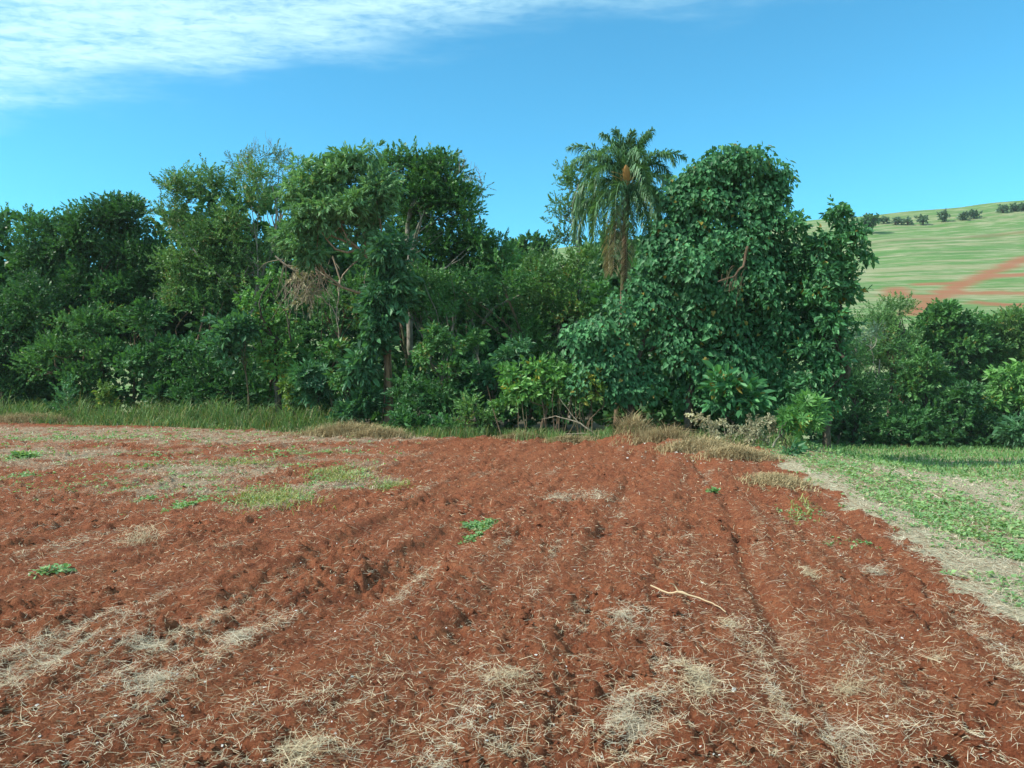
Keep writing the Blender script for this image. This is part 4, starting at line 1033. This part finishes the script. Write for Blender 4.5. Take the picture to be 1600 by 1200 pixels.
# slim trunks showing in the shade
tl = [(92, 41), (210, 39), (245, 38.5), (300, 38), (420, 35), (450, 34), (525, 32), (560, 33), (635, 31), (700, 31), (725, 32), (790, 31), (822, 30), (1308, 47), (1375, 48), (1410, 49)]
nm = ['below the dense left dome', 'left of the dark layered shrub', 'behind the dark layered shrub', 'under the feathery spreading tree', 'behind the viny small tree', 'under the dead twig tangle', 'left of the broad bush', 'behind the climbing vine',
      'just right of the leaning trunk', 'behind the creeper-capped stump', 'left of the pale straight stem', 'right of the pale straight stem', 'behind the bright creeper mound', 'in the hollow nearest the creeper tower', 'in the middle of the hollow', 'below the round slope tree']
for (px, Y), q in zip(tl, nm):
    X = (px - 800) / F * Y; z0 = float(ground_z(X, Y)); b0 = np.array([X, Y, z0])
    root = thing('slim_tree', f'slim shaded tree trunk {q}', 'tree', 'slim trunks in the shade of the wood', tuple(b0))
    a = Acc(); hgt = rng.uniform(3.5, 6)
    pts = curve_pts([b0 - [0, 0, .2], b0 + [rng.normal() * .2, 0, hgt * .4], b0 + [rng.normal() * .5, rng.normal() * .3, hgt]], 12, .02)
    tube(a, pts, np.linspace(.09, .04, 12), 7, .06)
    for _ in range(4): limb(a, pts[rng.integers(5, 11)], pts[-1] + rng.normal(size=3) * [1., .8, .6], .03, .01)
    a.build('trunk', BARK['pale' if rng.random() < .5 else 'brown'], root, b0, True)
    f = Acc(); leaves(f, [(pts[-1] + rng.normal(size=3) * [.8, .7, .5], .5) for _ in range(6)], 'small', 18, 1.1); f.build('crown', LM['mid'], root, b0)

# ------------------------------------------------------------------ grasses
def blades(acc, x, y, h, lean, width, zoff=0.0):
    n = len(x)
    z = ground_z(x, y) - .01 + zoff
    b0 = np.stack([x, y, z], -1)
    az = rng.random(n) * 2 * np.pi
    dh = np.stack([np.cos(az), np.sin(az), np.zeros(n)], -1)
    w = np.stack([-np.sin(az + rng.normal(size=n)), np.cos(az), np.zeros(n)], -1) * (np.asarray(width) * rng.uniform(.7, 1.3, n))[:, None]
    ln = lean * rng.uniform(.3, 1.5, n)
    p1 = b0 + dh * (ln * h * .35)[:, None] + np.array([0, 0, 1.0]) * (h * .6)[:, None]
    p2 = b0 + dh * (ln * h * 1.0)[:, None] + np.array([0, 0, 1.0]) * (h * np.clip(1 - .35 * ln, .3, 1))[:, None]
    V = np.stack([b0 - w, b0 + w, p1 + w * .7, p1 - w * .7, p2], 1).reshape(-1, 3)
    k = (np.arange(n) * 5)[:, None]
    acc.add(V, [k + np.array([[0, 1, 2, 3]]), k + np.array([[3, 2, 4]])], np.repeat(rng.random(n), 5))
# tall green grass along the left of the wood
n = 24000
x = rng.uniform(-31, -6.2, n); y = edge_y(x) + rng.uniform(-1.1, 2.0, n) - .3 * rng.random(n)
tuft = fbm(x * .9, y * .9, 201, 3); keep = rng.random(n) < .30 + 1.1 * sstep(tuft, -.35, .35)
x, y, tuft = x[keep], y[keep], tuft[keep]
hgt = (.35 + .95 * sstep(tuft, -.4, .5)) * rng.uniform(.45, 1.3, len(x)) * np.clip((y - edge_y(x) + 1.7) / 1.9, .25, 1.1)
a = Acc(); blades(a, x, y, hgt, .85, .012)
tag(a.build('grass', M_grass), 'tall green grass growing along the left of the wood', 'grass', kind='stuff')
# short green grass tufts at the foot of the wood and along the far crop edge
a = Acc()
n = 12000
x = rng.uniform(-6.5, 8.5, n); y = edge_y(x) + rng.normal(size=n) * .55 - .1
keep = fbm(x * .9, y * .9, 207, 3) > -.05; x, y = x[keep], y[keep]
blades(a, x, y, rng.uniform(.12, .5, len(x)), .6, .008)
n = 26000
x = rng.uniform(8.2, 40, n); y = rng.uniform(17, 46, n)
keep = (x - bx(y) > .6) & (y < edge_y(x) + 1.2) & (rng.random(n) < sstep(y, 16, 26)); x, y = x[keep], y[keep]
tag(a.build('grass', M_grass), 'green grass tufts at the foot of the wood', 'grass', kind='stuff')
a = Acc(); blades(a, x, y, rng.uniform(.08, .26, len(x)) * (1 + .7 * sstep(y, 38, 44)), .8, .018)
tag(a.build('grass', leaf_mat('fresh_grass_blade', (.060, .140, .048), (.105, .200, .062), (.24, .27, .10), .05, .3, .5, .3)), 'short bright grass along the far end of the crop field', 'grass', kind='stuff')
# dry grass heaps, each a thing of its own
heaps = [(540, 681, 1.5, .5, .75, 'tan dry grass heap left of the leaning brown trunk foot'), (592, 683, 1.0, .5, .55, 'tan dry grass at the foot of the leaning brown trunk'), (45, 660, 2.6, .8, .7, 'reddish tan dry grass at the far left end of the wood'),
         (990, 690, .5, .4, .85, 'dry grass bunch around the base of the palm-side trunk'), (1040, 694, 1.0, .6, .8, 'dry grass heap between the two trunks of the vine tree'), (1100, 706, 1.1, .6, .6, 'tan dry grass heap in front of the withered weeds'),
         (1155, 716, .9, .5, .4, 'low dry grass heap nearest the crop field corner'), (895, 688, .8, .4, .35, 'dry grass under the fallen bare branch'), (815, 684, .7, .4, .4, 'dry grass among the creeper mound stems'), (1215, 752, .5, .9, .22, 'yellowish dry grass on the corner between soil and crop')]
for px, py, rx, ry, hh, lab in heaps:
    cx, cy = g(px, py); n = int(1500 * rx * (ry + .3)); n = min(max(n, 500), 2600)
    q = rng.normal(size=(n, 2)) * .5
    x, y = cx + q[:, 0] * rx, cy + q[:, 1] * ry
    b0 = np.array([cx, cy, float(ground_z(cx, cy))])
    fall = np.exp(-(q ** 2).sum(1) * 1.2)
    a = Acc(); blades(a, x, y, hh * rng.uniform(.4, 1.1, n) * (.35 + .65 * fall), 1.1, .008)
    blades(a, x[: n // 2], y[: n // 2], np.full(n // 2, .12), 3.0, .007, hh * .35 * fall[: n // 2])
    tag(a.build('dry_grass_heap', M_drygrass, None, b0), lab, 'dry grass', 'dry grass heaps along the wood').location = b0

# ------------------------------------------------------------------ straw, clods, seedlings on the soil
def straws(acc, x, y, length, width, lift=.03, along=None):
    n = len(x)
    z = ground_z(x, y) + .006 + rng.random(n) * lift
    az = rng.random(n) * 2 * np.pi if along is None else along + rng.normal(size=n) * .7
    el = rng.normal(size=n) * .28 + .1
    d = np.stack([np.cos(az) * np.cos(el), np.sin(az) * np.cos(el), np.sin(el)], -1)
    c = np.stack([x, y, z], -1)
    bend = rng.normal(size=(n, 3)) * (length * .10)[:, None]
    a0, a1 = c - d * (length * .5)[:, None], c + d * (length * .5)[:, None]
    for q in (a0, a1): q[:, 2] = np.maximum(q[:, 2], z - lift * .6 - .004)
    m_ = c + bend * [1, 1, .5]
    up = np.array([0, -.35, 1.0]) + rng.normal(size=(n, 3)) * .4
    w = np.cross(d, up); w /= np.linalg.norm(w, axis=1)[:, None] + 1e-6; w *= (width * .5)[:, None]
    V = np.stack([a0 - w * .8, a0 + w * .8, m_ + w, m_ - w, a1 + w * .5, a1 - w * .5], 1).reshape(-1, 3)
    k = (np.arange(n) * 6)[:, None]
    acc.add(V, [np.concatenate([k + np.array([[0, 1, 2, 3]]), k + np.array([[3, 2, 4, 5]])])], np.repeat(rng.random(n), 6))
def fan_points(n, y0, y1, spread=.78):
    t = rng.random(n); y = 1 / (1 / y0 + t * (1 / y1 - 1 / y0))
    x = (y + 1.0) * rng.uniform(-spread, spread, n)
    return x, y
a = Acc(); ag = Acc()
for acc, seed, share in ((a, 0, 1.0), (ag, 1, 1.0)):
    x, y = fan_points(380000, 2.6, 26)
    u = crop_u(x, y); s = straw_amount(x, y)
    pick = fbm(x * .6, y * .4, 211, 2) * .5 + .5
    pick = pick if seed == 0 else 1 - pick
    keep = (u < .15) & (y < edge_y(x)) & (rng.random(len(x)) < (.085 + 1.05 * s ** 1.9) * np.clip(pick * 1.3 - .1, .05, 1) * .95)
    x, y = x[keep], y[keep]
    ln = np.minimum(rng.gamma(2.2, .019, len(x)), .13) * np.clip(.9 + .02 * y, 1, 1.5) + .012
    straws(acc, x, y, ln, np.maximum(.0018, .00032 * y) * rng.uniform(.5, 1.6, len(x)), .03)
tag(a.build('straw', M_straw), 'loose golden straw strewn over the ploughed soil', 'straw', kind='stuff')
tag(ag.build('straw', M_strawgrey), 'loose greyish straw strewn over the ploughed soil', 'straw', kind='stuff')
# short broken chaff, everywhere on the soil
a = Acc(); x, y = fan_points(95000, 2.6, 22); st_ = straw_amount(x, y)
keep = (crop_u(x, y) < 0) & (y < edge_y(x)) & (rng.random(len(x)) < .16 + .6 * sstep(fbm((x - .19 * y) * 1.6, y * .35, 215, 3), -.1, .5) + .35 * st_); x, y = x[keep], y[keep]; n = len(x)
az = rng.random(n) * 6.283; hl = (rng.gamma(1.2, .009, n) + .002) * np.clip(.8 + .06 * y, 1, 1.8); wd = np.maximum(.0009, .00022 * y) * rng.uniform(.5, 1.7, n)
dx = np.stack([np.cos(az), np.sin(az), rng.normal(size=n) * .35], -1) * hl[:, None]; wv = np.stack([-np.sin(az), np.cos(az), rng.normal(size=n) * .4], -1) * wd[:, None]
cc = np.stack([x, y, ground_z(x, y) + .008], -1)
k = (np.arange(n) * 4)[:, None]
a.add(np.stack([cc - dx - wv, cc - dx + wv, cc + dx + wv, cc + dx - wv], 1).reshape(-1, 3), [k + np.array([[0, 1, 2, 3]])], np.repeat(rng.random(n), 4))
tag(a.build('chaff', plain_mat('dull_chaff', (.24, .14, .075), (.68, .56, .38), .85)), 'short broken chaff sprinkled over the ploughed soil', 'chaff', kind='stuff')
# straw wisps on the crop field's bare strip
a = Acc(); x, y = fan_points(46000, 4, 26, .95); u = crop_u(x, y)
keep = (u > -.1) & (y < edge_y(x)) & (rng.random(len(x)) < np.clip(1 - 1.2 * crop_green(u, x, y), .06, 1)); x, y = x[keep], y[keep]
straws(a, x, y, rng.gamma(3, .03, len(x)) + .03, np.maximum(.0026, .0005 * y), .02)
tag(a.build('stubble', M_strawgrey), 'pale stubble lying on the bare strips of the crop field', 'stubble', kind='stuff')

a = Acc(); x, y = fan_points(70000, 6, 34, .9); w_ = np.zeros_like(x)
for p in STRAW_POLY + [COVER]: w_ = np.maximum(w_, soft_poly(x, y, p) * (.45 if p is COVER else 1))
u = crop_u(x, y); w_ = np.where(u > 0, .8 * sstep(u, 0, .3) * (1 - sstep(y, 16, 22)), w_ * (u < 0))
keep = (rng.random(len(x)) < .5 * w_) & (y < edge_y(x) - .6); x, y = x[keep], y[keep]
blades(a, x, y, rng.uniform(.02, .09, len(x)) * np.clip(y / 14, 1, 1.6), 1.6, np.maximum(.0022, .00045 * y))
tag(a.build('stubble', M_strawgrey), 'short standing stubble on the untilled strips and crop edge', 'stubble', kind='stuff')

# named straw clumps
clumps = [(225, 848, .30, .16, 260, 'V-shaped heap of dry weeds in the left part of the field', M_straw), (985, 1110, .18, .06, 360, 'largest straw mat at the bottom, right of centre', M_strawgrey), (1085, 1075, .20, .05, 260, 'straw mat touching the right side of the largest mat', M_straw),
          (970, 962, .17, .06, 170, 'grey straw tuft left of the lone stick', M_strawgrey), (1268, 895, .14, .06, 120, 'upright golden straw tuft right of the lone stick', M_straw), (1370, 890, .16, .06, 140, 'greenish straw tuft near the crop edge', M_strawgrey),
          (1322, 1075, .17, .05, 170, 'straw clump in the lower right soil', M_straw), (1330, 1138, .14, .05, 210, 'grey straw clump nearest the bottom right corner', M_strawgrey), (375, 1000, .12, .07, 150, 'pale straw tuft standing left of centre', M_strawgrey),
          (225, 1008, .20, .06, 260, 'long pale straw streak in the lower left soil', M_strawgrey), (245, 1062, .16, .06, 230, 'straw tuft below the long pale streak', M_strawgrey), (462, 1182, .18, .07, 220, 'straw clump cut by the bottom edge, left of centre', M_straw),
          (782, 1068, .20, .05, 170, 'loose straw fan near the bottom centre', M_straw), (1455, 1028, .10, .03, 60, 'small yellow straw wisp on the right soil', M_straw), (1140, 975, .10, .04, 60, 'straw tuft at the right tip of the lone stick', M_straw)]
for px, py, r, hh, n, lab, mt in clumps:
    cx, cy = g(px, py); b0 = np.array([cx, cy, float(ground_z(cx, cy))]); n = int(n * 1.1)
    sub_c = rng.normal(size=(6, 2)) * [.26, .34]; q = sub_c[rng.integers(0, 6, n)] + rng.normal(size=(n, 2)) * .30; hh = min(hh, .045) if hh < .1 else hh
    a = Acc(); straws(a, cx + q[:, 0] * r, cy + q[:, 1] * r * 1.3, rng.gamma(2.6, .028, n) + .02, max(.0018, .00036 * cy) * rng.uniform(.6, 1.5, n), hh)
    if hh > .04: blades(a, cx + q[: n // 3, 0] * r * .7, cy + q[: n // 3, 1] * r * 1.1, rng.uniform(.02, .075 if hh < .1 else .22, n // 3), 1.6, max(.0022, .0003 * cy))
    tag(a.build('straw_clump', mt, None, b0), lab, 'straw clump', 'straw clumps on the ploughed field').location = b0
# the lone stick
s0 = g(1017, 916)
a = Acc()
pp = []
for px, py, dz in ((1017, 916, .10), (1045, 930, .07), (1060, 934, .06), (1090, 938, .06), (1108, 944, .05), (1122, 952, .04), (1134, 962, .02)):
    X, Y = g(px, py); pp.append([X, Y, float(ground_z(X, Y)) + .02 + dz * .3])
tube(a, curve_pts(pp, 20, .002), np.interp(np.linspace(0, 1, 20), [0, .3, .36, .42, 1], [.007, .007, .013, .007, .004]), 7, .08)
b0 = np.array(pp[3]); tube(a, curve_pts([pp[2], np.array(pp[2]) + [-.03, .02, .05], np.array(pp[2]) + [-.07, .0, .07]], 5), [.008, .006, .005, .004, .003], 5)
tag(a.build('stick', plain_mat('bleached_stick', (.42, .30, .18), (.58, .45, .29), .8), None, b0, True), 'long pale dry stalk lying bent on the red soil', 'stick').location = b0
# clods
ico_v = []
t_ = (1 + 5 ** .5) / 2
ico = np.array([[-1, t_, 0], [1, t_, 0], [-1, -t_, 0], [1, -t_, 0], [0, -1, t_], [0, 1, t_], [0, -1, -t_], [0, 1, -t_], [t_, 0, -1], [t_, 0, 1], [-t_, 0, -1], [-t_, 0, 1]]) / math.hypot(1, t_)
icf = np.array([[0, 11, 5], [0, 5, 1], [0, 1, 7], [0, 7, 10], [0, 10, 11], [1, 5, 9], [5, 11, 4], [11, 10, 2], [10, 7, 6], [7, 1, 8], [3, 9, 4], [3, 4, 2], [3, 2, 6], [3, 6, 8], [3, 8, 9], [4, 9, 5], [2, 4, 11], [6, 2, 10], [8, 6, 7], [9, 8, 1]])
def subdiv(v, f):
    v = list(map(tuple, v)); cache = {}; nf = []
    def mid(i, j):
        k = (min(i, j), max(i, j))
        if k not in cache:
            m_ = np.array(v[i]) + np.array(v[j]); m_ /= np.linalg.norm(m_); v.append(tuple(m_)); cache[k] = len(v) - 1
        return cache[k]
    for a_, b_, c_ in f:
        x_, y_, z_ = mid(a_, b_), mid(b_, c_), mid(c_, a_)
        nf += [[a_, x_, z_], [b_, y_, x_], [c_, z_, y_], [x_, y_, z_]]
    return np.array(v), np.array(nf)
sv, sf = subdiv(ico, icf)
def lumps(acc, x, y, r, tplv, tplf, flat=.62, sink=.38):
    n = len(x); k = len(tplv)
    J = np.clip(1 + .36 * rng.normal(size=(n, k)) * (.7 if k > 20 else 1), .45, 1.6)
    V = tplv[None] * J[:, :, None] * (r[:, None, None] * np.stack([rng.uniform(.8, 1.35, n), rng.uniform(.8, 1.35, n), np.full(n, flat)], -1)[:, None, :])
    az = rng.random(n) * 6.28; c_, s_ = np.cos(az)[:, None], np.sin(az)[:, None]
    V = np.stack([V[..., 0] * c_ - V[..., 1] * s_, V[..., 0] * s_ + V[..., 1] * c_, V[..., 2]], -1)
    V += np.stack([x, y, ground_z(x, y) + r * flat * (1 - 2 * sink) * .5], -1)[:, None, :]
    acc.add(V.reshape(-1, 3), [(tplf[None] + (np.arange(n) * k)[:, None, None]).reshape(-1, 3)], .3)
a = Acc()
octv = np.array([[1, 0, 0], [-1, 0, 0], [0, 1, 0], [0, -1, 0], [0, 0, 1], [0, 0, -1.0]]); octf = np.array([[0, 2, 4], [2, 1, 4], [1, 3, 4], [3, 0, 4], [2, 0, 5], [1, 2, 5], [3, 1, 5], [0, 3, 5]])
x, y = fan_points(17000, 2.6, 15); lump = sstep(fbm(x * .8, y * .5, 84, 3), -.35, .45)
keep = (crop_u(x, y) < -.05) & (rng.random(len(x)) < .15 + .65 * lump); x, y = x[keep], y[keep]
r = np.clip(rng.lognormal(-4.55, .55, len(x)), .005, .042)
bigc, midc = r > .027, (r <= .027) & (r > .017)
lumps(a, x[bigc], y[bigc], r[bigc], sv, sf); lumps(a, x[midc], y[midc], r[midc], ico, icf); q = ~bigc & ~midc; lumps(a, x[q], y[q], r[q], octv, octf)
cl_m = soil_mat('soil_clod')
tag(a.build('soil_clods', cl_m, None, (0, 0, 0), False), 'crumbled clods of red soil over the ploughed field', 'soil', kind='stuff')
# white bits of gravel and root
a = Acc(); x, y = fan_points(420, 2.7, 9); keep = crop_u(x, y) < 0; x, y = x[keep], y[keep]
lumps(a, x, y, rng.uniform(.004, .009, len(x)), ico, icf, .7, .1)
x, y = g(rng.uniform(960, 1180, 70), rng.uniform(690, 722, 70)); lumps(a, x, y, rng.uniform(.012, .03, 70), ico, icf, .6, .1)
tag(a.build('gravel', M_stone), 'tiny pale stones sprinkled over the red soil', 'gravel', kind='stuff')
X, Y = g(1147, 1077); a = Acc(); lumps(a, np.array([X]), np.array([Y]), np.array([.013]), sv, sf, .8, .1)
b0 = np.array([X, Y, float(ground_z(X, Y))]); tag(a.build('stone', M_stone, None, b0), 'single white stone right of the large straw mats', 'stone').location = b0

# seedlings and weeds
def plants(acc, x, y, size, mat_leaf=leaf_oval(.36), n_l=7):
    n = len(x)
    for k in range(n_l):
        az = rng.random(n) * 2 * np.pi
        el = rng.uniform(.05, 1.0, n)
        d = np.stack([np.cos(az) * np.cos(el), np.sin(az) * np.cos(el), np.sin(el)], -1)
        p = np.stack([x, y, ground_z(x, y)], -1) + d * (size * rng.uniform(.1, .8, n))[:, None] + [0, 0, .005]
        ax_ = d * [1, 1, .3] + rng.normal(size=(n, 3)) * .3
        M = frames(ax_, np.tile([0, 0, 1.0], (n, 1)) + rng.normal(size=(n, 3)) * .35)
        LV, LF = mat_leaf
        instance(acc, (LV, LF, np.zeros(len(LV), int)), p, M, size * rng.uniform(.5, .9, n), rng.random(n))
a = Acc(); x, y = fan_points(80000, 5, 40, .95); u = crop_u(x, y)
keep = (u > -.05) & (y < edge_y(x)) & (rng.random(len(x)) < .95 * crop_green(u, x, y) ** 1.1); x, y = x[keep], y[keep]
plants(a, x, y, np.clip(.030 + .0028 * y, .04, .10) * rng.uniform(.6, 1.4, len(x)), leaf_lance(.42), 6)
tag(a.build('crop_plants', LM['crop']), 'low bright green crop plants covering the slope on the right', 'crop', kind='stuff')
a = Acc(); x, y = fan_points(60000, 8, 33, .85); s = green_amount(x, y) * np.clip(.75 + .9 * fbm(x * 2.5, y * 1.6, 221, 3), 0, 1)
keep = (crop_u(x, y) < 0) & (y < edge_y(x)) & (rng.random(len(x)) < .22 * soft_poly(x, y, COVER) * sstep(fbm(x * .4, y * 1.1, 47, 3), -.15, .35) + .8 * s); x, y = x[keep], y[keep]
plants(a, x, y, np.clip(.02 + .0028 * y, .03, .09) * rng.uniform(.5, 1.4, len(x)), leaf_lance(.42), 6)
x, y = g(np.concatenate([rng.normal(530, 24, 900), rng.normal(425, 34, 900), rng.normal(610, 16, 260), rng.normal(1250, 14, 90), rng.normal(375, 24, 300)]), np.concatenate([rng.normal(744, 6, 900), rng.normal(780, 8, 900), rng.normal(757, 3.5, 260), rng.normal(800, 9, 90), rng.normal(724, 3, 300)]))
ay_ = Acc(); blades(ay_, x, y, rng.uniform(.04, .16, len(x)), 1.3, .008)
tag(ay_.build('weed_blades', leaf_mat('yellowing_weed_blade', (.19, .19, .06), (.24, .24, .09), (.40, .36, .18), .25, .25, .6, .2)), 'yellowing loose weeds in patches on the middle of the soil', 'weeds', kind='stuff')
tag(a.build('weed_seedlings', LM['crop']), 'light green weeds growing in strips on the far soil', 'weeds', kind='stuff')
for px, py, r, n, lab in ((285, 790, .09, 34, 'brightest little green weed on the left soil'), (226, 781, .13, 16, 'little green weed left of the brightest one'), (750, 821, .12, 40, 'bright yellow-green weed alone in the field centre'),
                          (741, 845, .07, 18, 'thin trailing green weed just below the centre one'), (36, 714, .15, 100, 'bright green weed patch on grey stubble at the left edge'), (84, 896, .12, 12, 'small dull green weed at the left edge of the near soil'), (1113, 765, .05, 16, 'tiny green weed in the soil before the vine tree')):
    cx, cy = g(px, py); b0 = np.array([cx, cy, float(ground_z(cx, cy))]); q = rng.normal(size=(n, 2)) * r * .55
    a = Acc(); plants(a, cx + q[:, 0], cy + q[:, 1], rng.uniform(.04, .085, n) * max(1, cy / 11), leaf_oval(.40), 8)
    tag(a.build('field_weed', LM['crop'], None, b0), lab, 'weed', 'weeds on the ploughed field').location = b0


# ------------------------------------------------------------------ the air: a thin even haze round the whole place
hx0, hx1, hy0, hy1, hz0, hz1 = -1520, 1520, -620, 1620, -46, 96
hzv = np.array([[x_, y_, z_] for x_ in (hx0, hx1) for y_ in (hy0, hy1) for z_ in (hz0, hz1)], float)
hzf = np.array([[0, 1, 3, 2], [4, 6, 7, 5], [0, 4, 5, 1], [2, 3, 7, 6], [0, 2, 6, 4], [1, 5, 7, 3]])
hm = bpy.data.materials.new('thin_haze'); hm.use_nodes = True
hm.node_tree.nodes.clear()
pv = hm.node_tree.nodes.new('ShaderNodeVolumePrincipled'); mo = hm.node_tree.nodes.new('ShaderNodeOutputMaterial')
pv.inputs['Color'].default_value = (.80, .90, 1.0, 1); pv.inputs['Density'].default_value = .0002
hm.node_tree.links.new(pv.outputs[0], mo.inputs['Volume'])
tag(obj('haze', raw_mesh('haze', hzv, [hzf]), hm), 'thin pale haze in the air over the valley', 'haze', kind='stuff')
